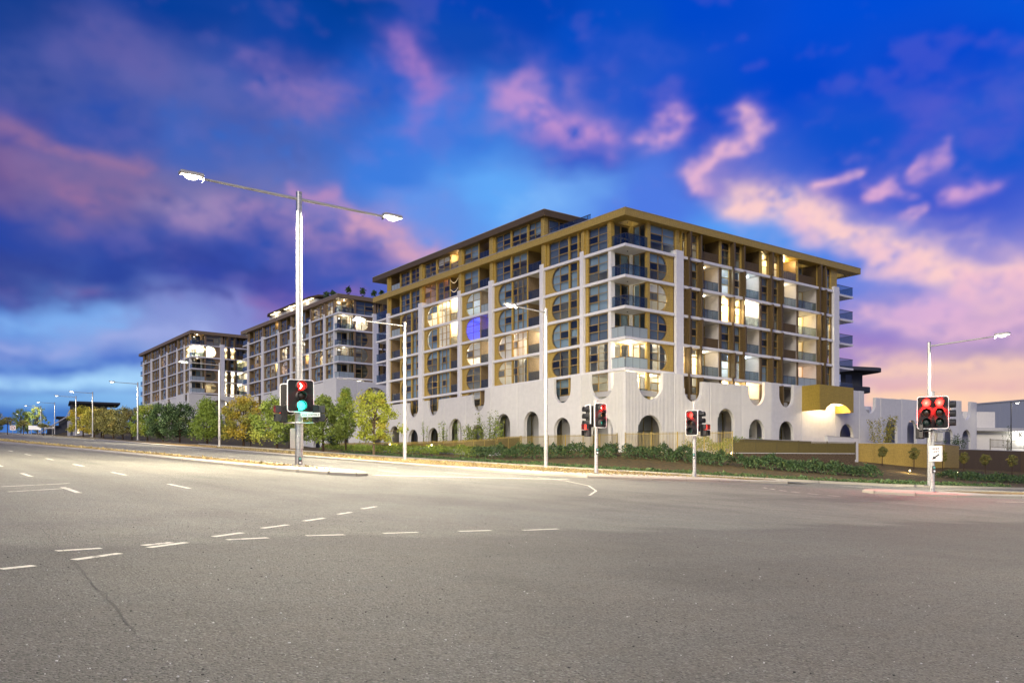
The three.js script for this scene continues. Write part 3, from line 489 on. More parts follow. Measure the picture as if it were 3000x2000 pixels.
      if (solid) { const n = Math.floor((a1 - a0) / 0.14); put('slatted_balustrade', [bx(a0, a1, y0 + 1.0, y0 + 1.06, -0.14, -0.06), bx(a0, a1, y0 + 0.05, y0 + 1.0, -0.12, -0.1), ...Array.from({ length: n }, (_, i) => bx(a0 + 0.03 + i * 0.14, a0 + 0.12 + i * 0.14, y0 + 0.02, y0 + 1.0, -0.1, -0.06))], M.bronzeAndShadedGold, g, face); }
      else { put('glass_balustrade', [bx(a0 + 0.02, a1 - 0.02, y0 + 0.04, y0 + 1.02, -0.11, -0.095)], q > 0.85 ? M.frosted : M.balustrade, g, face); put('hand_rail', [bx(a0, a1, y0 + 1.02, y0 + 1.06, -0.13, -0.07), ...[0, 0.33, 0.66].map((t) => bx(a0 + (a1 - a0) * t, a0 + (a1 - a0) * t + 0.03, y0, y0 + 1.02, -0.12, -0.085))], M.rail, g, face); }
    }
    if (L) {
      const am = (a0 + a1) / 2, z = type === 'rec' ? (L[3] === 'in' ? -2.9 : -1.0) : -1.9, yy = y1 - 0.35, col = L[0], I = L[1] * (type === 'rec' ? 3.2 : 7);
      const lp = put('ceiling_lamp', [cyl(0.16, 0.16, y1 - 0.09, y1 - 0.01, 14, am, z)], emit(...col, 6), g, face);
      const pl = lamp(g, col, I, 0, 0, 0, 5), p = V3(am, y1 - 0.22, z).applyAxisAngle(V3(0, 1, 0), face.turn); pl.position.set(p.x + face.x, p.y, p.z + face.z);
    }
  }
  function bays(face, side, row, y0, y1, list, gold) {
    for (const b of list) {
      if (b.only && !b.only.includes(row)) continue;
      let prev = b.a[0]; const pm = gold || side === 'l' ? CL : M.bronzeAndShadedGold;
      for (const c of b.cells) { const s = c[5] && !gold && c[6] < c[2] ? c[6] : c[2] - (c[1] === 'rec' ? 0.1 : 0); if (s - prev > 0.03) put('mullion_post', [slab(poly(rectP(prev + 0.002, s - 0.002, y0, y1)), -0.3, 0.02, 0.008)], pm, g, face); prev = (c[5] && !gold && c[6] > c[3] ? c[6] : c[3] + (c[5] && !gold ? 0.1 : c[1] === 'rec' ? 0.1 : 0)); cell(face, side, row, y0, y1, c, gold); }
      if (b.a[1] - prev > 0.03) put('mullion_post', [slab(poly(rectP(prev + 0.002, b.a[1] - 0.002, y0, y1)), -0.3, 0.02, 0.008)], pm, g, face);
    }
  }
  for (let r = 1; r <= 5; r++) {   // rows 1 to 5 counted down from the white top floor
    const y0 = LEVELS[5 - r], y1 = LEVELS[6 - r] - slabT;
    bays(LEFTF, 'l', r, y0, y1, LEFT_WHITE, false);
    bays(RIGHTF, 'r', r, y0, y1, [{ a: [3.3, 7.1], cells: [['g0', 'win', 3.5, 6.2, 2, 'R', 7.02]] }], false);
  }
  for (let r = 0; r <= 5; r++) { const y0 = r ? LEVELS[5 - r] : 23.5, y1 = r ? LEVELS[6 - r] - slabT : 26.15; bays(RIGHTF, 'r', r, y0, y1, [{ a: [8.27, 35.78], cells: RIGHT_CELLS }], r === 0); }
  bays(LEFTF, 'l', 0, 23.5, 26.15, LEFT_GOLD, true);
  bays(RIGHTF, 'r', 0, 23.5, 26.15, [{ a: [3.3, 7.9], cells: [['g0', 'win', 3.6, 7.4, 2]] }], true);
  put('mullion_post', [slab(poly(rectP(35.8, 36.9, 23.5, 26.15)), -0.3, 0.02)], CL, g, RIGHTF);
  for (const [a, b] of [[-49.3, -48.9], [-40.0, -39.3], [-30.2, -29.6], [-23.3, -22.65], [-13.2, -12.5], [-6.5, -6.0], [-2.4, -1.95]]) put('facade_column', [slab(poly(rectP(a, b, 23.5, 26.15)), -0.4, 0.2, 0.015)], CL, g, LEFTF);
  // standing fins of the cross street front, staggered floor by floor; their gold is darkened to paint in shade
  for (let r = 0; r <= 5; r++) [9.08, 10.98, 16.28, 18.18, 23.18, 25.08, 32.74, 33.84].forEach((a, i) => {
    const y0 = (r ? LEVELS[5 - r] : 23.5) + (r ? 0.0 : 0.02), y1 = r ? LEVELS[6 - r] - slabT : 26.14, sh = (i + r) % 3 === 0 ? 0.06 : 0, wdt = (i + (r >> 1)) % 2 ? 0.18 : 0.24;
    put('facade_fin', [slab(poly(rectP(a - wdt / 2 + sh, a + wdt / 2 + sh, y0 + 0.003, y1 - 0.003)), 0.03, (i + r) % 2 ? 0.45 : 0.62, 0.012)], M.bronzeAndShadedGold, g, RIGHTF);
    if (r && (i + r) % 2) put('facade_fin', [slab(poly(rectP(a - 0.08 + sh, a + 0.08 + sh, y1 - 0.02, y1 + slabT + 0.02)), 0.24, 0.43, 0.01)], M.bronzeAndShadedGold, g, RIGHTF);
  });
  // corner balconies
  for (let r = 0; r <= 5; r++) {
    const y0 = r ? LEVELS[5 - r] : 23.5, y1 = r ? LEVELS[6 - r] - slabT : 26.15, L = litAt('k' + r), fm = r ? M.white : CL;
    addWindow(g, { turn: 0, x: 0, z: -2.3 }, 0.35, 2.75, y0 + 0.02, y1 - 0.05, 2, 2, { z: 0, blind: L ? 0 : r % 2 ? 1 : 0.6, blindMat: r % 2 ? M.blind : M.darkBlind, sash: r % 2 ? ['0:0', '0:1'] : ['1:0', '1:1'], fine: false });
    addWindow(g, { turn: -Math.PI / 2, x: 3.1, z: 0 }, -2.0, -0.1, y0 + 0.02, y1 - 0.05, 2, 1, { z: 0, blind: L ? 0 : 0.9, blindMat: M.blind, sash: ['1:0'], fine: false });
    mesh('facade_column', [bx(2.76, 3.05, y0, y1, -2.28, -2.0)], r ? M.white : CL, g);
    mesh('mullion_post', [slab(poly(rectP(3.08, 3.48, y0, y1)), -0.3, 0.03)], CL, g);
    mesh('balcony_wall', [bx(-0.02, 0.34, y0, y1, -2.4, -2.2)], CL, g);
    const frost = r === 3 || r === 4;
    mesh('glass_balustrade', [bx(-0.05, -0.035, y0 + 0.06, y0 + 1.05, -1.85, -0.04), bx(-0.03, 3.1, y0 + 0.06, y0 + 1.05, 0.035, 0.05)], frost ? M.frosted : M.balustrade, g);
    mesh('hand_rail', [bx(-0.075, -0.01, y0 + 1.05, y0 + 1.1, -1.9, 0.02), bx(-0.075, 3.1, y0 + 1.05, y0 + 1.1, 0.021, 0.075), bx(-0.06, -0.02, y0, y0 + 1.05, -1.0, -0.97), ...[0.02, 1.0, 2.0].map((x) => bx(x, x + 0.03, y0, y0 + 1.05, 0.02, 0.06))], M.rail, g);
    if (L) { mesh('ceiling_lamp', [cyl(0.14, 0.14, y1 - 0.08, y1 - 0.01, 14, 1.6, -1.2)], emit(...L[0], 6), g); lamp(g, L[0], L[1] * 1.6, 1.6, y1 - 0.25, -1.2, 5); }
    else mesh('ceiling_lamp', [cyl(0.07, 0.07, y1 - 0.06, y1 - 0.005, 10, 1.4, -1.1)], M.dark, g);
  }
  // roof slab with the open corner
  const o = 0.55, up = cfg.upper;
  { const s = poly([[-o, -o], [wid + 4.4, -o], [wid + 4.4, 14], [wid + o, 14], [wid + o, len + 3.7], [-o, len + 3.7]], [[[0.9, 0.7], [3.0, 0.7], [3.0, 2.1], [0.9, 2.1]], [[26.2, 0.9], [28.4, 0.9], [28.4, 1.9], [26.2, 1.9]], [[29.1, 0.9], [32.4, 0.9], [32.4, 1.9], [29.1, 1.9]], [[37.6, 0.9], [40.6, 0.9], [40.6, 3.4], [37.6, 3.4]]]);
    mesh('roof', [slab(s, 0, 0.74, 0.02).rotateX(-Math.PI / 2).translate(0, 26.16, 0)], CL, g);
    mesh('roof_capping', [bx(-o - 0.03, wid + 4.45, 26.9, 26.95, o - 0.2, o + 0.03), bx(-o - 0.03, -o + 0.2, 26.9, 26.95, -len - 3.7, o - 0.2)], M.grey, g); }
  if (up) {   // the set of flats one floor higher
    const y0 = 26.92, y1 = 29.2, f = 12.7, c = LEFT_GOLD.slice(0, 4).map((b, i) => i === 3 ? { a: b.a, cells: [b.cells[0], b.cells[1], ['c2', 'win', -15.9, -13.5, 2]] } : b);
    bays(LEFTF, 'l', 6, y0, y1, c, true);
    for (const [a, b] of [[-49.3, -48.9], [-40.1, -39.3], [-30.2, -29.5], [-23.4, -22.6], [-13.3, -12.75]]) put('facade_column', [slab(poly(rectP(a, b, y0, y1)), -0.4, 0.2, 0.015)], CL, g, LEFTF);
    mesh('core_wall', [bx(3.6, 12, y0, y1, -len + 0.4, -f - 3)], M.core, g);
    put('room_wall', [-39.6, -29.9, -23, -13.4].map((a) => bx(a - 0.08, a + 0.08, y0, y1, -3.7, -0.5)), M.inner, g, LEFTF);
    addWindow(g, { turn: 0, x: 0, z: -f - 0.2 }, 0.6, 6.6, y0 + 0.05, y1 - 0.05, 4, 2, { z: 0, blind: 0.4, blindMat: M.darkBlind, sash: ['1:0', '1:1', '3:0'] });
    mesh('end_wall', [bx(6.7, 12, y0, y1, -f - 0.4, -f - 0.2)], M.bronzeAndShadedGold, g);
    const s = poly([[-0.6, f - 0.5], [12.6, f - 0.5], [12.6, len + 3.7], [-0.6, len + 3.7]], [[[0.8, 24], [2.4, 24], [2.4, 26], [0.8, 26]], [[0.8, 46.2], [2.4, 46.2], [2.4, 48.2], [0.8, 48.2]], [[0.8, len + 0.5], [2.8, len + 0.5], [2.8, len + 3], [0.8, len + 3]]]);
    mesh('roof', [slab(s, 0, 0.7, 0.02).rotateX(-Math.PI / 2).translate(0, 29.2, 0)], M.bronzeAndShadedGold, g);
    mesh('roof_capping', [bx(-0.63, 12.65, 29.9, 29.95, -f + 0.28, -f + 0.53), bx(-0.63, -0.4, 29.9, 29.95, -len - 3.7, -f + 0.28)], M.grey, g);
    mesh('glass_balustrade', [bx(0.3, 0.32, 26.96, 27.8, -f + 0.3, -5.5)], M.balustrade, g); mesh('hand_rail', [bx(0.27, 0.35, 27.8, 27.85, -f + 0.3, -5.5), ...[-12, -10, -8, -6].map((z) => bx(0.29, 0.33, 26.95, 27.8, z, z + 0.04))], M.rail, g);
    mesh('roof_plant_screen', [bx(6, 9, 26.96, 28.1, -6.2, -4.6)], M.grey, g);
  }
  podium(g, cfg);
  return g;
}
// the scalloped white podium in front of the lower floors
function podium(g, cfg) {
  const P = cfg.podium, z0 = 0.8, z1 = 1.2, yb = cfg.plain ? -6 : 1.6;
  const arc = (cx, cy, r, t0, t1, n = 16) => Array.from({ length: n + 1 }, (_, k) => { const t = (t0 + (t1 - t0) * k / n) * Math.PI / 180; return [cx + Math.cos(t) * r, cy + Math.sin(t) * r]; });
  const side = (face, sgn, list, mat, lim) => {
    list.forEach((p, i) => {
      // [start, end, top at start, top at end, notch [c, r, bottom] or 0, arch [c, r, top] or 0], given along the wall away from the corner
      let [s, e, t0, t1, notch, arch] = p; const X = (q) => sgn * q; const gap = 0.018;
      s += gap; e -= gap;
      const pts = [[X(s), yb], [X(e), yb], [X(e), t1]];
      if (notch) { const [c, r, b] = notch; pts.push([X(c + r + 0.02), t1]); for (const q of arc(0, 0, 1, 0, -180)) pts.push([X(c + q[0] * r), b + r + q[1] * r]); pts.push([X(c - r - 0.02), t0]); } else if (t0 !== t1) { const m = (s + e) / 2; pts.push([X(m), t1], [X(m - 0.01), t0]); }
      pts.push([X(s), t0]);
      const holes = []; if (arch) { const [c, r, t] = arch; holes.push([[X(c - r), yb + 0.35], [X(c + r), yb + 0.35], ...arc(0, 0, 1, 0, 180).map((q) => [X(c + q[0] * r), t - r + q[1] * r])]); }
      put('podium_panel', [slab(poly(pts, holes), z0, z1, 0.03)], i % 2 ? mat : mat === M.podium ? M.podiumB : M.podiumRibB, g, face);
      if (cfg.fine && (sgn > 0 ? i < 4 : i < 1)) {   // standing ribs round the corner
        const rib = []; for (let q = s + 0.12; q < e - 0.1; q += 0.2) { let top = q < (notch ? notch[0] : (s + e) / 2) ? t0 : t1, bot = yb + 0.05; if (notch && Math.abs(q - notch[0]) < notch[1] + 0.05) top = notch[2] + notch[1] - Math.sqrt(Math.max(0, notch[1] ** 2 - (q - notch[0]) ** 2)) - 0.06; if (arch && Math.abs(q - arch[0]) < arch[1] + 0.05) bot = arch[2] - arch[1] + Math.sqrt(Math.max(0, arch[1] ** 2 - (q - arch[0]) ** 2)) + 0.05; if (top - bot > 0.1) rib.push(bx(X(q) - 0.035, X(q) + 0.035, bot, top - 0.03, z1 - 0.002, z1 + 0.055)); }
        const rm = put('ribs', rib, i % 2 ? M.podium : M.podiumB, g, face); rm.userData.kind = 'stuff';
      }
      if (arch) { // glazed door set back in the arch
        const [c, r, t] = arch, a = Math.min(X(c - r), X(c + r)), b = Math.max(X(c - r), X(c + r));
        const m = a + (b - a) * 0.55;
        put('recess_wall', [bx(a - 1.2, m, yb, 7.4, -1.3, -1.15)], M.grey, g, face);
        const d = addWindow(g, face, m + 0.02, b + 1.0, yb + 0.9, 7.3, 2, 2, { z: -1.2, frameMat: M.olive, blind: 0 }); d.name = 'door';
        put('recess_wall', [bx(m, b + 1.0, yb, yb + 0.9, -1.3, -1.15)], M.concrete, g, face);
      }
      if (notch && !cfg.plain) { const [c, r, b] = notch; put('terrace_upstand', [bx(Math.min(X(c - r - 0.2), X(c + r + 0.2)), Math.max(X(c - r - 0.2), X(c + r + 0.2)), 8.35, 8.9, 0.06, 0.2)], M.concrete, g, face);  }
    });
  };
  side(LEFTF, -1, P.left, M.podium); side(RIGHTF, 1, P.right, M.podium);
  // ground floor wall behind, roof of the podium beyond the tower
  mesh('base_wall', [bx(1.9, 36.8, 1.6, 7.4, -1.9, -1.7), bx(1.7, 1.9, 1.6, 7.4, -49, -1.9)], M.grey, g);
  mesh('podium_ceiling', [bx(0.02, 36.8, 7.46, 7.5, -49, -0.02)], M.grey, g);
  if (P.rightEnd) mesh('podium_block', [bx(37.3, P.rightEnd - 0.3, 1.6, 8.0, -14, -1.9)], M.grey, g);
  if (P.leftEnd) mesh('podium_block', [bx(0.4, 12, 1.6, 8.2, -P.leftEnd + 0.3, -49.8)], M.grey, g);
}
const modules = (from, to, top, offset) => { const o = []; let i = offset; for (let s = from; s < to - 0.1; s += 5.3, i++) { const c = s + 2.65, t = top[i % top.length]; o.push([s, Math.min(to, s + 5.3), t[0], t[1], t[2] ? [c, 1.37, t[2]] : 0, t[3] ? [c, 1.37, t[3]] : 0]); } return o; };
const pA = {
  left: [[-0.81, 5.4, 10.5, 10.75, [2.2, 1.8, 8.0], [2.2, 1.75, 6.3]], [5.4, 11.1, 10.75, 10.8, [8.4, 1.4, 8.05], [8.4, 1.37, 6.5]], [11.1, 16.4, 10.8, 10.8, 0, [13.75, 1.37, 7.5]], [16.4, 21.7, 10.8, 10.8, 0, [19.1, 1.4, 7.55]], [21.7, 27, 10.8, 10.25, [24.3, 1.36, 8.12], [24.4, 1.33, 6.56]], [27, 32.1, 10.25, 10.25, 0, [29.4, 1.5, 7.57]], [32.1, 37.4, 10.25, 10.3, [34.8, 1.33, 8.23], [34.8, 1.3, 6.66]], [37.4, 42.6, 10.3, 10.35, [40, 1.38, 8.27], [40, 1.28, 6.67]], ...modules(42.6, 80, [[10.4, 10.4, 0, 7.4], [10.4, 10.4, 0, 6.7], [10.4, 10.4, 0, 0], [10.4, 10.9, 8.3, 6.8]], 0)],
  right: [[-1.2, 5.8, 10.5, 10.75, [2.37, 1.8, 7.9], [2.32, 1.75, 6.32]], [5.8, 11.4, 10.78, 10.22, [8.75, 1.4, 8.03], 0], [11.4, 16.7, 10.25, 10.28, 0, [14.05, 1.37, 7.52]], [16.7, 22.1, 10.3, 10.88, [19.37, 1.4, 8.19], [19.37, 1.36, 6.58]], [22.1, 27.8, 10.92, 10.92, [24.85, 1.36, 8.22], [24.85, 1.38, 6.6]], [27.8, 34.8, 10.6, 10.6, 0, 0], [34.8, 40, 11, 11.05, 0, [37.2, 1.45, 6.74]], [40, 45, 11.08, 10.42, [42.45, 1.33, 8.34], 0], [45, 50.2, 10.45, 10.5, 0, [47.7, 1.39, 7.83]], [50.2, 55.5, 10.6, 10.6, 0, [52.8, 1.2, 7.83]], [55.5, 60.6, 10.7, 10.7, 0, [58, 1.3, 7.0]], [60.6, 65.6, 10.8, 11.18, [62.9, 1.35, 8.5], [62.9, 1.2, 7.1]], [65.6, 71.3, 11.2, 11.25, [68.03, 1.36, 8.54], [68.15, 1.34, 7.05]]],
  rightEnd: 71.3, leftEnd: 80 };
const pB = (n) => ({ left: modules(-0.81, 47.5 + n, [[10.4, 10.4, 8.1, 6.6], [10.4, 10.4, 0, 7.4], [10.9, 10.9, 8.3, 6.6], [10.9, 10.9, 0, 0], [10.4, 10.4, 0, 7.4]], n), right: [[-1.2, 3.2, 10.6, 10.6, 0, 0], [3.2, 11.2, 10.4, 10.4, 0, [7.0, 3.1, 9.4]], ...modules(11.2, 37, [[10.6, 10.6, 8.2, 6.6], [10.9, 10.9, 0, 7.4]], 1)], leftEnd: 47 });
tower({ label: 'gold and white apartment tower with curved windows at the street corner', u: 0, v: 0, rise: 0, fine: true, upper: true, podium: pA, lit: {
  l1e1: [CREAM, 18, 0, 'plain'], l1e2: [CREAM, 26, 0], l2e1: [CREAM, 14, 0.9, 'plain', 1], l2e2: [CREAM, 30, 0], l1d0: [COOL, 3, 0.3], l1d1: [COOL, 1.2, 0, 'in'], l2d0: [BLUE, 9, 0, 'plain'], l2d1: [BLUE, 9, 0, 'in'], l3d0: [CREAM, 10, 0.7, '', 1], l3d1: [CREAM, 10, 0, 'in'],
  l3c0: [CREAM, 2.2, 1, '', 1], l3c1: [PINK, 9, 0.25], l3c2: [CREAM, 13, 0, 'in'], l4c1: [CREAM, 6, 0, 'drape'], l4c2: [CREAM, 6, 0, 'in'], l0e1: [[1, 0.4, 0.2], 2.2, 0, 'drape'], l6e2: [WARM, 9, 0], l6e1: [CREAM, 0.8, 0.4], l4a0: [CREAM, 0.7, 0, 'drape'], l5d0: [CREAM, 0.5, 0.4],
  r0h7: [WARM, 3.5, 0.35], r0h8: [WARM, 8, 0], r1h3: [COOL, 5, 0], r1h5: [COOL, 2.2, 0], r1h8: [CREAM, 2.2, 0], r2h3: [WARM, 18, 0], r2h4: [WARM, 16, 0], r2h5: [CREAM, 15, 0], r2h9: [WARM, 14, 0, 'in'], r2i0: [CREAM, 4, 0], r3h9: [WARM, 4, 0, 'in'], r4h0: [CREAM, 11, 0], r4h1: [WARM, 12, 0.2], r4h2: [CREAM, 1.8, 0], r4h3: [COOL, 3, 0.3], r4h4: [COOL, 1.6, 1, '', 1], r4h5: [COOL, 1.6, 0], r4h9: [PINK, 6, 0, 'in'], r5h3: [WARM, 12, 0], r5h4: [WARM, 12, 0], r5h5: [WARM, 10, 0], r5h1: [CREAM, 1, 0], r1h2: [WARM, 0.5, 0], r2h2: [CREAM, 0.4, 0], r3h5: [CREAM, 0.4, 0, 'in'], r1h9: [CREAM, 0.5, 0, 'in'], r0h1: [CREAM, 0.3, 0.4], r3i1: [CREAM, 1.5, 0],
  r2g0: [CREAM, 1.3, 0.35], r4g0: [CREAM, 3, 0, 'drape'], r5g0: [CREAM, 9, 0], k4: [CREAM, 13], k5: [CREAM, 12] } });
tower({ label: 'middle apartment tower with plants on its roof, second from the street corner', u: 89, v: 11, rise: 8.2, plain: true, clad: M.umber, podium: pB(3), lit: {  // cladding duller than the gold: missing lamp light put into its colour
  l2d0: [CREAM, 5, 0], l3d0: [PINK, 3, 0.3], l2c0: [CREAM, 1, 0.3], l3c2: [WARM, 9, 0], l3e2: [GREENY, 10, 0], l3e1: [CREAM, 2, 0.5], l2f1: [CREAM, 2, 0.6], l3b1: [CREAM, 7, 0], l3b2: [CREAM, 7, 0], l0b1: [CREAM, 3, 0.3], l0a0: [CREAM, 3, 0.4], k0: [CREAM, 4], r1g0: [CREAM, 8, 0, 'plain'], k1: [CREAM, 5], l3a0: [CREAM, 1.5, 0.5], l2a0: [CREAM, 1, 0.5], k3: [CREAM, 1.2], r5g0: [CREAM, 5, 0], k5: [CREAM, 3], l5a0: [GREENY, 4, 0], r5h1: [CREAM, 3, 0], l0e2: [WARM, 3, 0] } });
tower({ label: 'far apartment tower with a brightly lit upper corner flat', u: 164, v: 5.5, rise: 11, plain: true, clad: M.umber, podium: pB(2), lit: {  // same dull cladding, weak lamp light painted into the colour
  k0: [CREAM, 5], k1: [CREAM, 22], r1g0: [CREAM, 22, 0, 'plain'], l1a0: [CREAM, 14, 0], r1h0: [WARM, 6, 0], r1h1: [WARM, 8, 0], r1h3: [WARM, 6, 0], r3h0: [CREAM, 10, 0], r3h1: [CREAM, 10, 0], r3h2: [CREAM, 7, 0], r4h0: [CREAM, 10, 0], r4h1: [CREAM, 10, 0], r4h2: [CREAM, 9, 0], r4h3: [CREAM, 6, 0], r3h3: [CREAM, 6, 0], r2h2: [GREENY, 3, 0], r5h0: [CREAM, 8, 0], r5h1: [CREAM, 8, 0], r5h2: [CREAM, 7, 0], r4g0: [WARM, 2.5, 0.2], k2: [CREAM, 0.6], l4e1: [PINK, 2, 0.3], l5c1: [PINK, 2, 0.3], l1d0: [PINK, 1.2, 0.3] } });

// ------------------------------------------------------------------ entrance canopy, fences, garden walls (set into the site frame)
const siteGroup = (name, label, cat, u, v, y, group, turn = 0) => thing(name, label, cat, W(u, v, y), TH + turn, group);   // local x along v, local z along minus u
{
  const g = siteGroup('entrance_canopy', 'boxy gold canopy projecting over the lit white podium entrance', 'canopy', 0, 0, 1);
  const v0 = 27.8, v1 = 34.8, y0 = 7.9, y1 = 10.9, arch = []; for (let k = 0; k <= 18; k++) { const t = Math.PI * k / 18; arch.push([31.6 + Math.cos(t) * 2.55, y0 + Math.sin(t) * 0.95]); }
  const front = poly([[v0, y0], [31.6 - 2.55, y0], ...arch.reverse(), [v1, y0], [v1, y1], [v0, y1]]);
  mesh('front_panel', [slab(front, 3.45, 3.6)], M.goldRib, g); mesh('side_panel', [bx(v0, v0 + 0.15, y0, y1, 1.22, 3.448)], M.goldRib, g); mesh('side_panel', [bx(v1 - 0.15, v1, y0, y1, 1.22, 3.448)], M.goldRib, g);
  mesh('roof_panel', [bx(v0 + 0.16, v1 - 0.16, y1 - 0.14, y1 - 0.02, 1.22, 3.44)], M.gold, g); mesh('soffit', [bx(v0 + 0.16, v1 - 0.16, 8.86, 8.92, 1.22, 3.44)], M.white, g);
  mesh('light_strip', [bx(29.3, 33.7, 8.80, 8.855, 2.3, 2.42)], emit(1, 0.8, 0.55, 5), g);
  for (let k = 0; k < 4; k++) lamp(g, [1, 0.78, 0.52], 15, 29.5 + k * 1.35, 8.7, 2.36, 6);
}
// fences of standing palings
function fence(name, label, pts, h, mat, group, o = {}) {   // pts: [u, v, top height above the lens level]
  const g = thing(name, label, 'fence', V3(0, 0, 0), 0, group), pal = [], pitch = o.pitch ?? 0.14;
  for (let i = 0; i + 1 < pts.length; i++) {
    const [u0, v0, t0] = pts[i], [u1, v1, t1] = pts[i + 1], L = Math.hypot(u1 - u0, v1 - v0), n = Math.floor(L / pitch), A = W(u0, v0, 0), B = W(u1, v1, 0), ang = Math.atan2(-(B.z - A.z), B.x - A.x), list = [];
    for (let k = 0; k <= n; k++) { const t = k / n, y = t0 + (t1 - t0) * t + 1; list.push(bx(-0.02, 0.02, y - h, y, -0.015, 0.015).rotateY(ang).translate(A.x + (B.x - A.x) * t, 0, A.z + (B.z - A.z) * t)); }
    const m = mesh('palings', list, mat, g); m.userData.kind = 'stuff';
    for (const e of [0.12, h - 0.16]) mesh('fence_rail', [rod(V3(A.x, t0 + 1 - h + e, A.z), V3(B.x, t1 + 1 - h + e, B.z), 0.022, 0.022, 6)], mat, g);
    const np = Math.max(1, Math.round(L / 2.4));
    for (let k = 0; k <= np; k++) { if (k === np && i + 2 < pts.length) continue; const t = k / np, y = t0 + (t1 - t0) * t + 1; mesh('fence_post', [bx(-0.04, 0.04, y - h - 0.4, y + 0.03, -0.04, 0.04).rotateY(ang).translate(A.x + (B.x - A.x) * t, 0, A.z + (B.z - A.z) * t)], mat, g); }
    if (o.back) mesh('screen_panel', [bx(0, L, 0, h - 0.2, -0.03, -0.022).rotateY(ang).translate(A.x, Math.min(t0, t1) + 1 - h + 0.05, A.z)], M.olive, g);
  }
  return g;
}
const goldPal = std(0.36, 0.26, 0.06, { roughness: 0.5, metalness: 0.2 }), darkPal = std(0.11, 0.088, 0.028, { roughness: 0.5, metalness: 0.2 });
fence('paling_fence', 'tall gold paling fence in front of the ribbed podium corner arch', [[-1.4, -1.35, 4.45], [-10.3, 3.8, 4.36]], 2.1, goldPal, 'gold fences');
fence('paling_fence', 'tall gold paling fence left of the podium corner column', [[-0.4, -1.5, 4.42], [3.4, -2.6, 4.44], [7.3, -4, 4.46], [10.6, -5, 4.47]], 2.1, goldPal, 'gold fences');
fence('gate', 'solid gold paling gate beside the pale street lamp', [[10.75, -5.05, 4.47], [14.9, -5.05, 4.5]], 1.95, goldPal, null, { pitch: 0.1, back: true });
fence('paling_fence', 'low gold fence along the planted terraces below the arches', [[15.1, -5.1, 4.35], [26, -5.1, 4.5], [37.3, -5.1, 4.72], [60, -5.1, 5.3]], 1.1, goldPal, 'gold fences', { pitch: 0.12, back: true });
fence('railing', 'low dense olive railing on the stone retaining wall', [[-10.4, 3.9, 3.6], [-13.4, 9.6, 3.5], [-16, 14.9, 3.42]], 1.25, darkPal, null, { pitch: 0.1, back: true });
fence('paling_fence', 'grey gold paling fence beyond the end of the white podium', [[-3, 71.5, 5.8], [-12, 84, 5.0], [-20, 96, 4.3]], 1.3, darkPal, 'gold fences', { pitch: 0.18 });
function garden(name, label, cat, pts, y0, y1, th, mat, group) {   // wall along a line of [u, v], heights above the lens level
  const g = thing(name, label, cat, V3(0, 0, 0), 0, group);
  for (let i = 0; i + 1 < pts.length; i++) { const A = W(pts[i][0], pts[i][1], 0), B = W(pts[i + 1][0], pts[i + 1][1], 0), L = A.distanceTo(B), ang = Math.atan2(-(B.z - A.z), B.x - A.x), n = Math.max(1, Math.round(L / 2.2)); for (let k = 0; k < n; k++) mesh('wall_panel', [bx(L * k / n + 0.005, L * (k + 1) / n - 0.005, 0, y1 - y0, -th, 0).rotateY(ang).translate(A.x, y0 + 1, A.z)], mat, g); mesh('coping', [bx(0, L, y1 - y0, y1 - y0 + 0.06, -th - 0.03, 0.03).rotateY(ang).translate(A.x, y0 + 1.001, A.z)], M.concrete, g); }
  return g;
}
garden('retaining_wall', 'rough stone retaining wall under the olive railing', 'wall', [[-10.5, 3.7], [-13.5, 9.4], [-16.1, 14.7]], 0.2, 2.3, 0.35, std(0.30, 0.27, 0.22, { map: rep(soilTex, 0.9), bumpMap: rep(soilTex, 0.9), bumpScale: 0.06, roughness: 1 }));
garden('ramp_wall', 'white rendered ramp wall beside the lit entrance', 'wall', [[-8, 22.6], [-8, 28.6]], 1.5, 4.5, 0.35, M.podium);
garden('planter', 'row of olive metal planter boxes before the lit entrance', 'planter', [[-4.6, 12.8], [-4.8, 24.4]], 2.2, 4.1, 0.6, darkPal);
garden('retaining_wall', 'yellow ochre retaining wall behind the small ball trees', 'wall', [[-7.2, 29.4], [-10.5, 35.5], [-11.5, 41], [-10.8, 46]], 1.2, 3.95, 0.3, M.gold);
garden('retaining_wall', 'brown metal retaining wall running on past the keep left sign', 'wall', [[-10.6, 46.1], [-12, 60], [-18, 78], [-26, 96]], 0.4, 3.5, 0.3, M.bronzeAndShadedGold);
garden('planter', 'low concrete planter wall below the gold gate', 'planter', [[9.4, -8.6], [20.5, -8.9]], 1.5, 3.15, 0.5, M.concrete);
garden('planter', 'low concrete planter wall below the bamboo terrace', 'planter', [[22.5, -8.9], [33, -9.1]], 1.8, 3.5, 0.5, M.concrete);
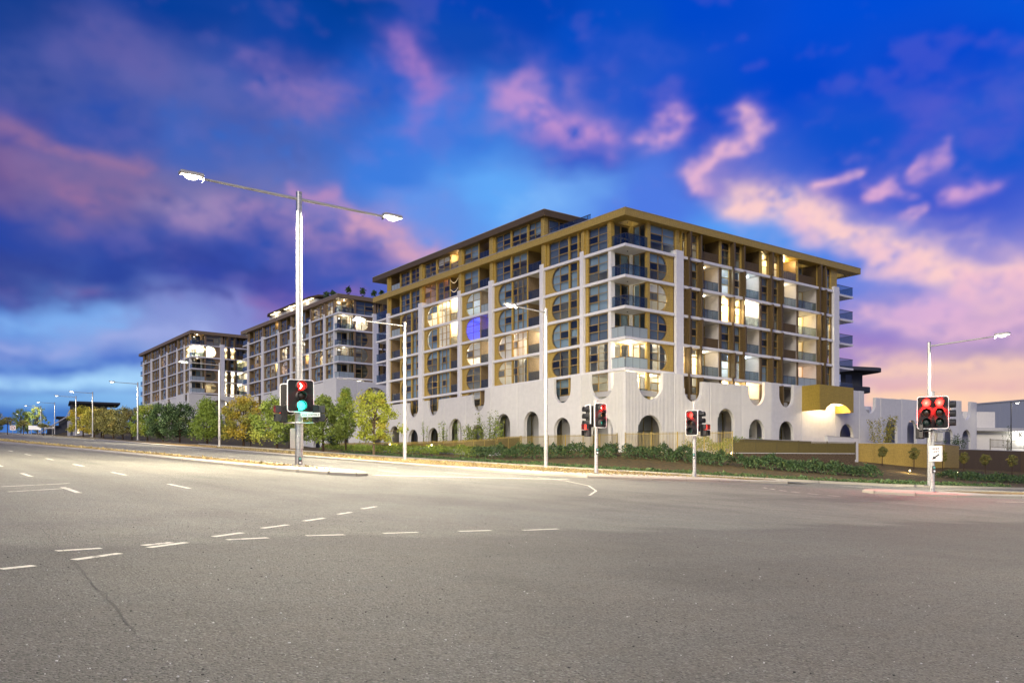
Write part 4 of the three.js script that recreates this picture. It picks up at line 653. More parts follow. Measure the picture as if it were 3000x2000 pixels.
// ------------------------------------------------------------------ street lamps
const uvOf = (x, d) => { const rx = x - 11.35, rd = d - 86; return [-SN * rx + CS * rd, CS * rx + SN * rd]; };
const lensMat = std(0.02, 0.02, 0.02, { emissive: new THREE.Color(1, 0.95, 0.82), emissiveIntensity: 5 });
const ARM = V3(-CS, 0, SN), ALONG = V3(SN, 0, CS);   // over the street, and down the street
function streetLamp(label, x, d, top, arms, I, o = {}) {
  const [u, v] = uvOf(x, d), gy = groundY(u, v) + (o.raised ?? 0.12), g = thing('street_lamp', label, 'street lamp', V3(x, gy, -d), 0, o.group), H = top + 1 - gy, r = o.r ?? 0.11, mat = o.mat ?? M.polePaint;
  mesh('pole', [cyl(r * 1.12, r * 1.06, 0.02, H * 0.32, 20), cyl(r * 0.98, r * 0.84, H * 0.32, H, 20), cyl(r * 0.88, r * 0.88, H, H + 0.03, 20)], mat, g);
  mesh('base_plate', [rbx(r * 4, 0.04, r * 4, 0.01, 0, 0.03, 0), ...[[1, 1], [1, -1], [-1, 1], [-1, -1]].map(([a, b]) => cyl(0.018, 0.018, 0.04, 0.1, 6, a * r * 1.5, b * r * 1.5))], M.steel, g);
  mesh('access_door', [rbx(0.1, 0.4, 0.02, 0.008, 0, 0.9, r * 1.15)], M.steel, g);
  for (const [dir, len, rise] of arms) {
    const a = V3(0, H - 0.22, 0), b = dir.clone().multiplyScalar(len - 0.45).add(V3(0, H - 0.22 + rise, 0)), tip = dir.clone().multiplyScalar(len).add(V3(0, H - 0.22 + rise + 0.02, 0)), yaw = Math.atan2(-dir.z, dir.x);
    mesh('arm', [rod(a, b, r * 0.45, r * 0.33, 12)], M.galvanised, g);
    const head = mesh('lamp_head', [rbx(0.78, 0.13, 0.34, 0.05).rotateY(yaw).translate(tip.x, tip.y + 0.06, tip.z), rod(b, tip, r * 0.33, r * 0.33, 10)], M.galvanised, g);
    mesh('lens', [new THREE.SphereGeometry(0.5, 18, 12).scale(0.46, 0.2, 0.28).rotateY(yaw).translate(tip.x, tip.y - 0.03, tip.z)], lensMat, head);
    mesh('added_light_shield', [bx(-0.40, -0.385, -0.13, 0.02, -0.09, 0.09).rotateY(yaw).translate(tip.x, tip.y, tip.z)], M.dark, head);  // added plate that keeps the lamp light off the arm and pole
    if (I) { const l = lamp(g, LAMP.toArray(), I, tip.x, tip.y - 0.04, tip.z, 3); }
  }
  return g;
}
const main = 1;
streetLamp('tall two armed steel street lamp carrying the green signal on the median', -7.7, 31, 10.29, [[ARM, 3.8, 0.02], [ARM.clone().negate(), 3.8, 0.0]], 1700, { r: 0.125, mat: M.steel });
streetLamp('pale street lamp rising in front of the gold fence gate', 2.1, 53, 10.43, [[ARM, 2.74, 0.1]], 1400);
streetLamp('pale street lamp behind the nearest yellow green tree', -7.1, 56.8, 10.27, [[ARM, 3.35, 0.02]], 1400);
streetLamp('pale street lamp before the far tower and the light green tree', -30.7, 90, 12.05, [[ARM, 3.7, 0.05]], 1300);
for (const [x, d, t, I, what] of [[-56.3, 129, 14.36, 900, 'rising from the olive brown trees'], [-78, 159.5, 15.97, 700, 'beside the bright golden trees'], [-90, 177, 16.9, 500, 'before the dark stepped block'], [-112, 210, 18.5, 400, 'behind the narrow grey direction sign'], [-128, 233, 19.6, 400, 'behind the large white direction sign'], [-169, 300, 22.4, 300, 'showing over the thin median trees'], [-212, 372, 24.4, 0, 'at the very end of the row, smallest of all']]) streetLamp('distant street lamp ' + what, x, d, t, [[ARM, 3.6, 0.05]], I, { group: 'street lamps up the main street' });
streetLamp('steel street lamp behind the keep left sign, arm over the cross street', 25.3, 52, 8.2, [[ALONG, 4.2, 0.1]], 1200, { mat: M.steel });
streetLamp('slim grey lamp post beside the long grey shed', 74.5, 128, 11.4, [[V3(1, 0, 0), 0.9, 0]], 120, { r: 0.08, mat: M.dark });
// lamps of the same crossing, behind and beside the lens
streetLamp('two armed steel street lamp on the near median of the crossing', 13.5, 9, 10.3, [[ARM, 3.8, 0.02], [ARM.clone().negate(), 3.8, 0.0]], 430, { r: 0.125, mat: M.steel });
streetLamp('street lamp on the near kerb of the main street', -10, -7, 9.8, [[ARM.clone().negate(), 3.0, 0.05]], 560);
streetLamp('street lamp on the far kerb of the cross street', 36, 24, 8.5, [[ARM, 3.0, 0.05]], 1200);

// ------------------------------------------------------------------ traffic signals
function canvasTex(w, h, draw) { const c = document.createElement('canvas'); c.width = w; c.height = h; const x = c.getContext('2d'); draw(x, w, h); const t = new THREE.CanvasTexture(c); t.colorSpace = THREE.SRGBColorSpace; return t; }
const RED = [1, 0.015, 0.01], GREEN = [0.02, 0.9, 0.62], AMBER = [1, 0.42, 0.06];
function signalHead(g, yaw, x, y, z, w, h, cols, aspects, o = {}) {   // aspects: [column, row, colour, glow, arrow]
  const R = (geo) => geo.rotateY(yaw).translate(x, y, z), lensR = o.lens ?? 0.125, rows = 3, gap = h / 3.25;
  const board = mesh('target_board', [R(slab(poly(rrect(w, h, 0.09)), -0.02, 0.02, 0.006))], M.signal, g);
  mesh('board_edge', [R(slab(poly(rrect(w + 0.035, h + 0.035, 0.1), [rrect(w - 0.02, h - 0.02, 0.085)]), -0.018, 0.027))], M.signWhite, board);
  for (let c = 0; c < cols; c++) {
    const cx = cols === 1 ? 0 : (c - 0.5) * w * 0.42;
    mesh('housing', [R(rbx(lensR * 2.5, h * 0.94, 0.2, 0.03, cx, 0, -0.13))], M.signal, board);
    for (let r = 0; r < rows; r++) {
      const cy = (1 - r) * gap, a = aspects.find((q) => q[0] === c && q[1] === r), col = a ? a[2] : [RED, AMBER, GREEN][r], lit = a ? a[3] : 0;
      const bezel = mesh('visor', [R(new THREE.CylinderGeometry(lensR * 1.1, lensR * 1.16, 0.26, 26, 1, true, Math.PI * 0.72 - Math.PI / 2, Math.PI * 1.56).rotateX(Math.PI / 2).rotateZ(Math.PI * 0.5).rotateZ(-Math.PI * 0.5).translate(cx, cy, 0.15)), R(new THREE.TorusGeometry(lensR * 1.08, 0.014, 8, 26).translate(cx, cy, 0.025))], M.visor, g);
      const lm = lit ? std(0.02, 0.02, 0.02, { emissive: new THREE.Color().setRGB(...col), emissiveIntensity: a[4] ? lit * 0.25 : lit, roughness: 0.3 }) : std(col[0] * 0.03 + 0.008, col[1] * 0.03 + 0.008, col[2] * 0.03 + 0.008, { roughness: 0.25 });
      mesh('lens', [R(new THREE.SphereGeometry(lensR, 22, 6, 0, Math.PI * 2, 0, Math.PI / 2).rotateX(Math.PI / 2).scale(1, 1, 0.22).translate(cx, cy, 0.024))], lm, bezel);
      if (a && a[4]) { const s = lensR * 0.62, k = [[-s * 0.5, s], [-s * 0.1, s], [s * 0.55, 0], [-s * 0.1, -s], [-s * 0.5, -s], [s * 0.1, 0]]; mesh('arrow', [R(slab(poly(k.reverse()), 0.052, 0.058).translate(cx, cy, 0))], std(0.02, 0.02, 0.02, { emissive: new THREE.Color().setRGB(...(lit > 3 ? [1, 0.45, 0.35] : col)), emissiveIntensity: lit > 3 ? lit : 0.9 }), bezel); }
      if (lit > 3) { const p = V3(cx, cy, 0.36).applyAxisAngle(V3(0, 1, 0), yaw); lamp(g, col, (o.I ?? 1.6) * 4, x + p.x, y + p.y, z + p.z, 4); }
    }
  }
}
M.visor = std(0.028, 0.028, 0.03, { roughness: 0.6, side: THREE.DoubleSide });
function pedHead(g, yaw, x, y, z, lit) {
  const R = (geo) => geo.rotateY(yaw).translate(x, y, z), b = mesh('walk_signal', [R(rbx(0.3, 0.62, 0.22, 0.03))], M.signal, g);
  for (const k of [1, -1]) { mesh('hood', [R(bx(-0.14, 0.14, k * 0.15 + 0.125, k * 0.15 + 0.14, 0.11, 0.34)), R(bx(-0.15, -0.137, k * 0.15 - 0.12, k * 0.15 + 0.125, 0.11, 0.32)), R(bx(0.137, 0.15, k * 0.15 - 0.12, k * 0.15 + 0.125, 0.11, 0.32))], M.visor, b); mesh('lens', [R(bx(-0.125, 0.125, k * 0.15 - 0.12, k * 0.15 + 0.12, 0.111, 0.116))], k === 1 && lit ? std(0.02, 0.02, 0.02, { emissive: new THREE.Color(1, 0.05, 0.03), emissiveIntensity: 2.2 }) : M.dark, b); }
  if (lit) { const p = V3(0, 0.15, 0.25).applyAxisAngle(V3(0, 1, 0), yaw); lamp(g, RED, 0.35, x + p.x, y + p.y, z + p.z, 3); }
}
const DOWN = Math.atan2(SN, CS), OVER = Math.atan2(-CS, SN);   // facing down the street; facing across it
function callButton(g, yaw, y, r) { const R = (geo) => geo.rotateY(yaw).translate(0, y, 0); const b = mesh('call_button', [R(rbx(0.12, 0.3, 0.1, 0.03, 0, 0, r + 0.03))], M.dark, g); mesh('button_disc', [R(new THREE.CylinderGeometry(0.04, 0.04, 0.02, 16).rotateX(Math.PI / 2).translate(0, -0.07, r + 0.085))], M.signWhite, b); mesh('button_plate', [R(new THREE.CylinderGeometry(0.045, 0.045, 0.012, 16).rotateX(Math.PI / 2).translate(0, 0.075, r + 0.082))], std(0.1, 0.35, 0.3, { roughness: 0.5 }), b); }
{ // signal clamped to the tall median lamp
  const [u, v] = uvOf(-7.7, 31), y0 = groundY(u, v) + 0.12, g = thing('traffic_signal', 'traffic signal with red arrow and green light strapped to the median lamp', 'traffic signal', V3(-7.7, y0, -31));
  const e = (yy) => yy + 1 - y0, r = 0.24;
  signalHead(g, DOWN * 0.72, 0.14, e(2.93), 0.34, 0.92, 1.14, 1, [[0, 0, RED, 14, true], [0, 2, GREEN, 9, false]], { lens: 0.155, I: 0.5 });
  signalHead(g, DOWN + 2.6, -0.45, e(2.86), -0.12, 0.5, 1.1, 1, [], { lens: 0.13 });
  pedHead(g, -1.1, -0.5, e(2.3), 0.22, true); pedHead(g, 1.9, 0.62, e(2.32), 0.1, false);
  mesh('bracket', [rod(V3(-0.5, e(1.98), 0.2), V3(0.6, e(1.98), 0.2), 0.025), rod(V3(0, e(2.3), 0), V3(0.16, e(2.5), 0.34), 0.03), rod(V3(0, e(3.3), 0), V3(0.16, e(3.3), 0.34), 0.03), rod(V3(-0.45, e(2.5), -0.1), V3(0, e(2.5), 0), 0.03), rod(V3(-0.5, e(1.98), 0.2), V3(-0.5, e(2.1), 0.22), 0.025), cyl(0.155, 0.155, e(1.9), e(2.02), 20)], M.steel, g);
  mesh('terminal_box', [rbx(0.2, 0.74, 0.26, 0.03, -0.2, e(1.42), 0.0)], std(0.46, 0.4, 0.34, { roughness: 0.6 }), g);
  mesh('pole_sleeve', [cyl(0.152, 0.152, e(1.06), e(1.86), 24)], M.steel, g);
  callButton(g, 0.45, e(0.62), 0.13);
}
{
  const tx = canvasTex(512, 96, (c, w, h) => { c.fillStyle = '#eceae2'; c.fillRect(0, 0, w, h); c.fillStyle = '#1b1b1b'; c.font = 'bold 62px sans-serif'; c.textBaseline = 'middle'; c.textAlign = 'center'; c.fillText('JOHN GORTON D', w / 2, h / 2 + 3, w - 24); });
  const [u, v] = uvOf(-7.7, 31), y0 = groundY(u, v), g = thing('street_name_sign', 'white street name blade below the green signal', 'street sign', V3(-7.18, 3.25, -30.55), 0.42);
  mesh('blade', [bx(-0.34, 0.34, -0.075, 0.075, -0.012, 0.012)], M.signWhite, g);
  const f = new THREE.PlaneGeometry(0.66, 0.135).translate(0, 0, 0.0155), p = new THREE.Mesh(f, new THREE.MeshStandardMaterial({ map: tx, roughness: 0.5 })); p.name = 'lettering'; g.add(p); g.rotation.z = 0.05;
  mesh('clip', [bx(-0.42, -0.34, -0.03, 0.03, -0.02, 0.02)], M.steel, g);
}
function postSignal(label, x, d, topY, mid, yaw, w, h, cols, aspects, extra, o = {}) {
  const [u, v] = uvOf(x, d), y0 = groundY(u, v) + 0.12, g = thing('traffic_signal', label, 'traffic signal', V3(x, y0, -d)), e = (yy) => yy + 1 - y0;
  mesh('post', [cyl(0.085, 0.08, 0.02, e(topY), 18), cyl(0.09, 0.09, e(topY), e(topY) + 0.03, 18)], M.polePaint, g);
  mesh('base_plate', [rbx(0.36, 0.03, 0.36, 0.01, 0, 0.03, 0), cyl(0.11, 0.095, 0.04, 0.3, 18)], M.steel, g);
  const f = V3(Math.sin(yaw), 0, Math.cos(yaw));
  signalHead(g, yaw, f.x * 0.36, e(mid), f.z * 0.36, w, h, cols, aspects, o);
  mesh('bracket', [rod(V3(0, e(mid) - h * 0.42, 0), V3(f.x * 0.26, e(mid) - h * 0.42, f.z * 0.26), 0.03), rod(V3(0, e(mid) + h * 0.4, 0), V3(f.x * 0.26, e(mid) + h * 0.4, f.z * 0.26), 0.03)], M.steel, g);
  extra(g, e); return g;
}
postSignal('red right arrow traffic signal on a pale post before the podium corner', 4.1, 41.8, 3.76, 3.02, DOWN * 0.78, 0.66, 1.16, 1, [[0, 0, RED, 14, true], [0, 1, AMBER, 0.05, true], [0, 2, GREEN, 0.3, true]], (g, e) => { signalHead(g, OVER - 0.25, -0.38, e(3.0), -0.05, 0.5, 1.1, 1, [], { lens: 0.12 }); pedHead(g, -0.7, -0.42, e(2.32), 0.15, true); mesh('bracket', [rod(V3(0, e(2.1), 0), V3(-0.42, e(2.1), 0.1), 0.028), rod(V3(0, e(3.0), 0), V3(-0.25, e(3.0), -0.05), 0.03)], M.steel, g); callButton(g, 0.3, 1.1, 0.08); }, { lens: 0.135, I: 1.2 });
postSignal('red traffic signal on a pale post left of the long low railing', 9.4, 44.2, 3.95, 2.82, OVER * 0.62, 0.62, 1.26, 1, [[0, 0, RED, 12, false]], (g, e) => { pedHead(g, 0.55, 0.46, e(2.45), 0.1, true); signalHead(g, 0.9, 0.32, e(2.95), -0.2, 0.46, 1.1, 1, [], { lens: 0.12 }); mesh('bracket', [rod(V3(0, e(2.2), 0), V3(0.46, e(2.2), 0.05), 0.028), rod(V3(0, e(3), 0), V3(0.3, e(3), -0.2), 0.03)], M.steel, g); callButton(g, -0.4, 1.1, 0.08); }, { lens: 0.14, I: 1.2 });
postSignal('wide red traffic signal with two lit lamps on the cross street median', 17.65, 36, 3.6, 2.72, -0.42, 1.16, 1.32, 2, [[0, 0, RED, 16, false], [1, 0, RED, 14, false]], (g, e) => { signalHead(g, 1.0, 0.72, e(2.7), -0.1, 0.52, 1.24, 1, [[0, 2, RED, 2.5, false]], { lens: 0.14 }); pedHead(g, 0.3, -0.52, e(1.95), 0.0, false); mesh('bracket', [rod(V3(-0.5, e(1.98), 0), V3(0.66, e(1.98), 0), 0.03), rod(V3(0, e(2.9), 0), V3(0.62, e(2.9), -0.1), 0.03)], M.steel, g); mesh('terminal_box', [rbx(0.26, 0.42, 0.24, 0.03, 0.28, e(1.72), -0.02)], M.steel, g); callButton(g, 0, e(0.36), 0.085); }, { lens: 0.15, I: 10 });
{
  const tx = canvasTex(256, 336, (c, w, h) => { c.fillStyle = '#f0ede6'; c.fillRect(0, 0, w, h); c.strokeStyle = '#222'; c.lineWidth = 5; c.strokeRect(8, 8, w - 16, h - 16); c.fillStyle = '#1d1d1d'; c.font = 'bold 62px sans-serif'; c.textAlign = 'center'; c.fillText('KEEP', w / 2, 82); c.fillText('LEFT', w / 2, 150); c.translate(128, 238); c.rotate(Math.PI * 0.79); c.fillRect(-92, -15, 120, 30); c.beginPath(); c.moveTo(22, -42); c.lineTo(98, 0); c.lineTo(22, 42); c.fill(); });
  const g = thing('keep_left_sign', 'white keep left sign with a black arrow under the wide red signal', 'traffic sign', V3(17.7, 2.02, -35.82), -0.3);
  mesh('plate', [slab(poly(rrect(0.5, 0.66, 0.04)), -0.006, 0.006)], M.signWhite, g);
  const p = new THREE.Mesh(new THREE.PlaneGeometry(0.47, 0.62).translate(0, 0, 0.0095), new THREE.MeshStandardMaterial({ map: tx, roughness: 0.5 })); p.name = 'lettering'; g.add(p);
  mesh('clip', [bx(-0.06, 0.06, 0.12, 0.16, -0.1, -0.006), bx(-0.06, 0.06, -0.16, -0.12, -0.1, -0.006)], M.steel, g);
}
// ------------------------------------------------------------------ far road signs
function panelSign(name, label, cat, x, d, w, h, mid, posts, mat, group) {
  const [u, v] = uvOf(x, d), y0 = groundY(u, v), g = thing(name, label, cat, V3(x, y0, -d), 0.45, group), c = mid + 1 - y0;
  mesh('panel', [rbx(w, h, 0.06, 0.02, 0, c, 0.05)], mat, g); for (const s of posts) mesh('post', [cyl(0.06, 0.06, 0, c + h * 0.4, 10, s * w, 0)], M.steel, g); mesh('stiffener', [bx(-w * 0.48, w * 0.48, c - h * 0.27, c - h * 0.2, 0.001, 0.019), bx(-w * 0.48, w * 0.48, c + h * 0.2, c + h * 0.27, 0.001, 0.019)], M.steel, g); return g;
}
panelSign('direction_sign', 'large blank white direction sign on two posts far up the street', 'road sign', -103.5, 186, 2.4, 0.9, 10.9, [-0.28, 0.28], M.signWhite);
panelSign('direction_sign', 'narrow grey direction sign on two posts beside the orange panel', 'road sign', -94, 174, 2.1, 0.5, 10.25, [-0.3, 0.3], M.grey);
{
  const tx = canvasTex(128, 128, (c) => { c.fillStyle = '#e9e6e0'; c.fillRect(0, 0, 128, 128); c.strokeStyle = '#a03038'; c.lineWidth = 15; c.beginPath(); c.arc(64, 64, 44, 0, 7); c.stroke(); c.fillStyle = '#333'; c.beginPath(); c.arc(64, 64, 13, 0, 7); c.fill(); });
  const x = -81.5, d = 140, [u, v] = uvOf(x, d), y0 = groundY(u, v), g = thing('speed_sign', 'square sign with a red ring among the bare median trees', 'road sign', V3(x, y0, -d), 0.55), c = 8.2 + 1 - y0;
  mesh('plate', [rbx(0.85, 0.8, 0.03, 0.01, 0, c, 0)], M.signWhite, g); const p = new THREE.Mesh(new THREE.PlaneGeometry(0.78, 0.74).translate(0, c, 0.019), new THREE.MeshStandardMaterial({ map: tx, roughness: 0.5 })); p.name = 'ring_print'; g.add(p); mesh('post', [cyl(0.035, 0.035, 0, c + 0.3, 10, 0, -0.05)], M.steel, g);
}
// ------------------------------------------------------------------ plants
function leaves(n, place, size, c0, c1, c2) {   // folded leaf faces with their own colours
  const pos = new Float32Array(n * 12), col = new Float32Array(n * 12), nor = new Float32Array(n * 12), idx = new Uint32Array(n * 6), a = V3(), b = V3(), nn = V3();
  for (let i = 0; i < n; i++) {
    const p = place(i); a.set(rnd() - 0.5, rnd() - 0.62, rnd() - 0.5).normalize(); b.set(rnd() - 0.5, (rnd() - 0.5) * 0.7, rnd() - 0.5).cross(a).normalize(); nn.crossVectors(a, b);
    const s = size * rr(0.65, 1.35), w = s * 0.36; const t = rnd(), m = p[3] ?? 0, base = m > 0.5 ? c2 : c0, k = 0.75 + rnd() * 0.5, cc = [0, 1, 2].map((q) => (base[q] + (c1[q] - base[q]) * t * 0.6) * k);
    [[0, 0, 0], [0.5, 1, 0.14], [1, 0, 0], [0.5, -1, 0.14]].forEach(([l, ww, f], q) => { const o = (i * 4 + q) * 3; for (let c = 0; c < 3; c++) { const ax = 'xyz'[c]; pos[o + c] = p[c] + a[ax] * s * l + b[ax] * w * ww + nn[ax] * s * f; col[o + c] = cc[c]; nor[o + c] = nn[ax]; } });
    idx.set([0, 1, 2, 0, 2, 3].map((q) => q + i * 4), i * 6);
  }
  const g = new THREE.BufferGeometry(); g.setAttribute('position', new THREE.BufferAttribute(pos, 3)); g.setAttribute('color', new THREE.BufferAttribute(col, 3)); g.setIndex(new THREE.BufferAttribute(idx, 1)); g.computeVertexNormals(); return g;
}
const leafMat = std(1, 1, 1, { vertexColors: true, roughness: 0.7, side: THREE.DoubleSide });
const gaus = () => (rnd() + rnd() + rnd() - 1.5) * 0.82;
const PAL = { lime: [[0.29, 0.33, 0.03], [0.5, 0.52, 0.05], [0.42, 0.36, 0.04]], green: [[0.13, 0.19, 0.026], [0.28, 0.34, 0.045], [0.33, 0.34, 0.045]], fresh: [[0.17, 0.25, 0.03], [0.33, 0.42, 0.05], [0.32, 0.34, 0.04]], amber: [[0.19, 0.19, 0.028], [0.36, 0.32, 0.035], [0.42, 0.3, 0.03]], deep: [[0.035, 0.075, 0.02], [0.085, 0.14, 0.035], [0.11, 0.14, 0.035]], olive: [[0.14, 0.14, 0.034], [0.24, 0.22, 0.05], [0.3, 0.23, 0.045]], gold: [[0.34, 0.31, 0.022], [0.48, 0.42, 0.034], [0.5, 0.36, 0.024]] };
const crownCache = new Map();
function treeForm(kind, pal, H, R, clear, dense) {   // unit tree of its own size: trunk with limbs, crown in clumps
  const key = [kind, pal].join(), limbs = [], clumps = [], lean = rr(-0.12, 0.12);
  const P = PAL[pal], levels = 34 + Math.floor(rnd() * 10);
  for (let k = 0; k < levels; k++) {
    const t = (k + rnd()) / levels, y = clear + (H - clear) * (0.06 + 0.9 * t), prof = kind === 'cone' ? Math.pow(1 - t, 0.72) * (0.45 + 0.55 * sst(0, 0.14, t)) : kind === 'egg' ? Math.sqrt(Math.max(0, 1 - Math.pow((t - 0.34) / 0.68, 2))) : Math.sqrt(Math.max(0, 1 - Math.pow((t - 0.5) / 0.52, 2)));
    const az = k * 2.4 + rr(-0.5, 0.5), rad = R * prof * rr(0.35, 1.0) * (rnd() < 0.22 ? rr(1.1, 1.35) : 1);
    clumps.push([Math.cos(az) * rad + lean * t, y, Math.sin(az) * rad, R * rr(0.11, 0.31), rnd() < (pal === 'amber' ? 0.4 : 0.14) ? 1 : 0]);
    if (k % 2 === 0) limbs.push(rod(V3(lean * t * 0.7, clear * 0.8 + (y - clear * 0.8) * 0.62, 0), V3(Math.cos(az) * rad * 0.9, y, Math.sin(az) * rad * 0.9), 0.028 * R, 0.008 * R, 5));
  }
  const n = Math.round(dense * clumps.length), geo = leaves(n, (i) => { const c = clumps[i % clumps.length]; return [c[0] + gaus() * c[3] * 1.25, c[1] + gaus() * c[3] * 1.05, c[2] + gaus() * c[3] * 1.25, c[4]]; }, 0.052 * R + 0.075, ...P);
  const trunk = merge([rod(V3(0, -0.1, 0), V3(lean * 0.3, clear, 0), 0.045 * R + 0.03, 0.036 * R + 0.02, 10), rod(V3(lean * 0.3, clear, 0), V3(lean, H * 0.93, 0), 0.036 * R + 0.02, 0.008, 8), ...limbs]);
  return { geo, trunk };
}
function tree(label, u, v, top, R, kind, pal, o = {}) {   // top: crown height above the lens level
  R *= 0.84; const y0 = groundY(u, v), H = (o.H ?? top + 1 - y0), f = treeForm(kind, pal, H, R, o.clear ?? H * 0.2, o.dense ?? 190), g = thing(o.name ?? 'street_tree', label, o.cat ?? 'tree', o.at ?? W(u, v, y0), rnd() * 6, o.group);
  mesh('trunk', f.trunk, o.pale ? M.barkPale : M.bark, g); const c = mesh('crown', f.geo, leafMat, g); return g;
}
const row = 'street trees along the podium';
tree('nearest yellow green street tree with a pale slim trunk', 10.7, -22.5, 8.1, 2.7, 'egg', 'lime', { pale: true, group: row, clear: 1.3, dense: 150 });
tree('rounded mid green street tree right of the tall median lamp', 22.1, -22.5, 8.5, 3.2, 'egg', 'green', { group: row });
tree('tall fresh green tree rising behind the green signal', 26, -18, 10.1, 1.9, 'cone', 'fresh', { group: row });
tree('conical green street tree left of the tall median lamp', 34.9, -22.5, 9.2, 3.3, 'egg', 'green', { group: row, clear: 1 });
tree('amber turning street tree between two green ones', 46.2, -22.5, 10.2, 3.6, 'egg', 'amber', { group: row, clear: 1 });
tree('light green street tree right behind a pale lamp post', 61, -22.5, 11, 3.7, 'cone', 'fresh', { group: row, clear: 0.9 });
tree('dark green street tree left of the light green one', 74.5, -22.5, 11.4, 3.5, 'egg', 'deep', { group: row, clear: 0.8 });
tree('dark narrow street tree below the far tower podium', 84, -22.5, 11.9, 3.4, 'egg', 'deep', { group: row, clear: 0.8 });
tree('green street tree with yellow tips below the far tower end', 94, -22.5, 12.6, 3.4, 'egg', 'fresh', { group: row, clear: 0.8 });
for (const [u, p, r] of [[105, 'olive', 3.2], [112, 'olive', 3.2], [120, 'olive', 3.4], [129, 'olive', 3.6], [138, 'amber', 3.6]]) tree('olive brown street tree in the far part of the row', u, -22.5, 7.0 + 0.055 * u, r, 'egg', p, { group: row, clear: 0.9, dense: 95 });
tree('bright golden street tree at the far end of the row', 150, -22.5, 15.8, 3.9, 'egg', 'gold', { group: row, clear: 0.9 });
tree('second golden street tree at the far end of the row', 141, -20.5, 14.8, 3.4, 'egg', 'gold', { group: row, clear: 0.9 });
for (const [u, v, t] of [[52, -13, 10.2], [57, -12, 10.0], [42, -12, 9.3], [70, -13, 10.6], [88, -12, 11.4]]) tree('dark conifer standing behind the street trees', u, v, t, 1.6, 'cone', 'deep', { group: 'dark conifers behind the row', name: 'conifer', clear: 0.5, dense: 95 });
for (const [u, v, r] of [[205, -24, 3.2], [222, -26, 3.4], [240, -22, 4], [262, -30, 4.5]]) tree('broad green tree far up the street', u, v, street(u, v) - 1 + 6.5 + r * 0.4, r, 'egg', 'green', { group: 'far street trees', dense: 80 });
for (const [x, d, t] of [[-80, 136, 9.6], [-84.5, 141, 9.0], [-87.5, 146, 9.9], [-82, 150, 9.3], [-90, 158, 10.6], [-93, 155, 12]]) { const [u, v] = uvOf(x, d); tree('small thin crowned tree on the grassed median', u, v, t, 1.15, 'egg', 'olive', { group: 'median trees', clear: 1.6, dense: 40 }); }
// clipped ball trees by the ochre wall
for (const [u, v, s] of [[-10.6, 29, 0.9], [-12.4, 32.4, 1], [-13.6, 36.4, 1], [-14.4, 39.6, 1], [-15, 43.5, 1], [-16, 48, 1.1], [-17.5, 51.5, 1.15], [-20, 56, 1.1]]) tree('small ball shaped tree on a thin stem before the ochre wall', u, v, 0, 0.62 * s, 'ball', 'olive', { group: 'ball trees by the ochre wall', name: 'ball_tree', H: 2.4 * s, clear: 1.15 * s, dense: 55 });
// bamboo and upright shrubs
function shrub(name, label, u, v, H, R, pal, n, o = {}) {
  const g = thing(name, label, o.cat ?? 'shrub', W(u, v), rnd() * 6, o.group), stems = [], tips = [];
  for (let k = 0; k < n; k++) { const a = rnd() * 6.28, r = R * Math.sqrt(rnd()), b = V3(Math.cos(a) * r * 0.35, 0, Math.sin(a) * r * 0.35), t = V3(Math.cos(a) * r, H * rr(0.72, 1), Math.sin(a) * r); stems.push(rod(b, t, 0.02, 0.006, 5)); tips.push([b, t]); }
  mesh('stem', stems, M.bark, g);
  mesh('foliage', leaves(n * (o.per ?? 90), (i) => { const [b, t] = tips[i % n], k = 0.22 + 0.8 * rnd(), s = R * 0.16 + 0.1; return [b.x + (t.x - b.x) * k + gaus() * s, t.y * k + gaus() * s, b.z + (t.z - b.z) * k + gaus() * s, rnd() < 0.2 ? 1 : 0]; }, o.leaf ?? 0.16, ...PAL[pal]), leafMat, g); return g;
}
shrub('bamboo', 'feathery green bamboo clump in front of a podium arch', 18.5, -3.6, 4.6, 1.6, 'green', 14, { group: 'bamboo clumps', cat: 'bamboo' });
shrub('bamboo', 'rounded green bamboo clump beside the arch right of the median lamp', 22.4, -3.6, 3.3, 1.2, 'green', 12, { group: 'bamboo clumps', cat: 'bamboo' });
shrub('bamboo', 'thin bamboo leaning right of the feathery clump', 16.1, -3.4, 3.7, 0.8, 'fresh', 5, { group: 'bamboo clumps', cat: 'bamboo', per: 45 });
for (const [u, h] of [[27.6, 3.4], [31.1, 3.6], [30.4, 2.6], [35.2, 3.0]]) shrub('climber', 'slender leafy climber standing against the white podium', u, -2.2, h + 0.9, 0.42, 'fresh', 4, { group: 'climbers on the podium wall', per: 40, cat: 'climber' });
shrub('bamboo', 'bushy yellow green bamboo above the ochre wall', -4.0, 40.5, 5.1, 1.9, 'amber', 16, { cat: 'bamboo', group: 'bamboo clumps', per: 110 });
shrub('shrub', 'dark shrub under the end arches of the podium', -3.4, 60, 3.6, 1.8, 'deep', 12, { per: 90 });
shrub('shrub', 'sparse leafy young tree past the end of the podium', -4, 75, 5.6, 1.2, 'deep', 6, { per: 22 });
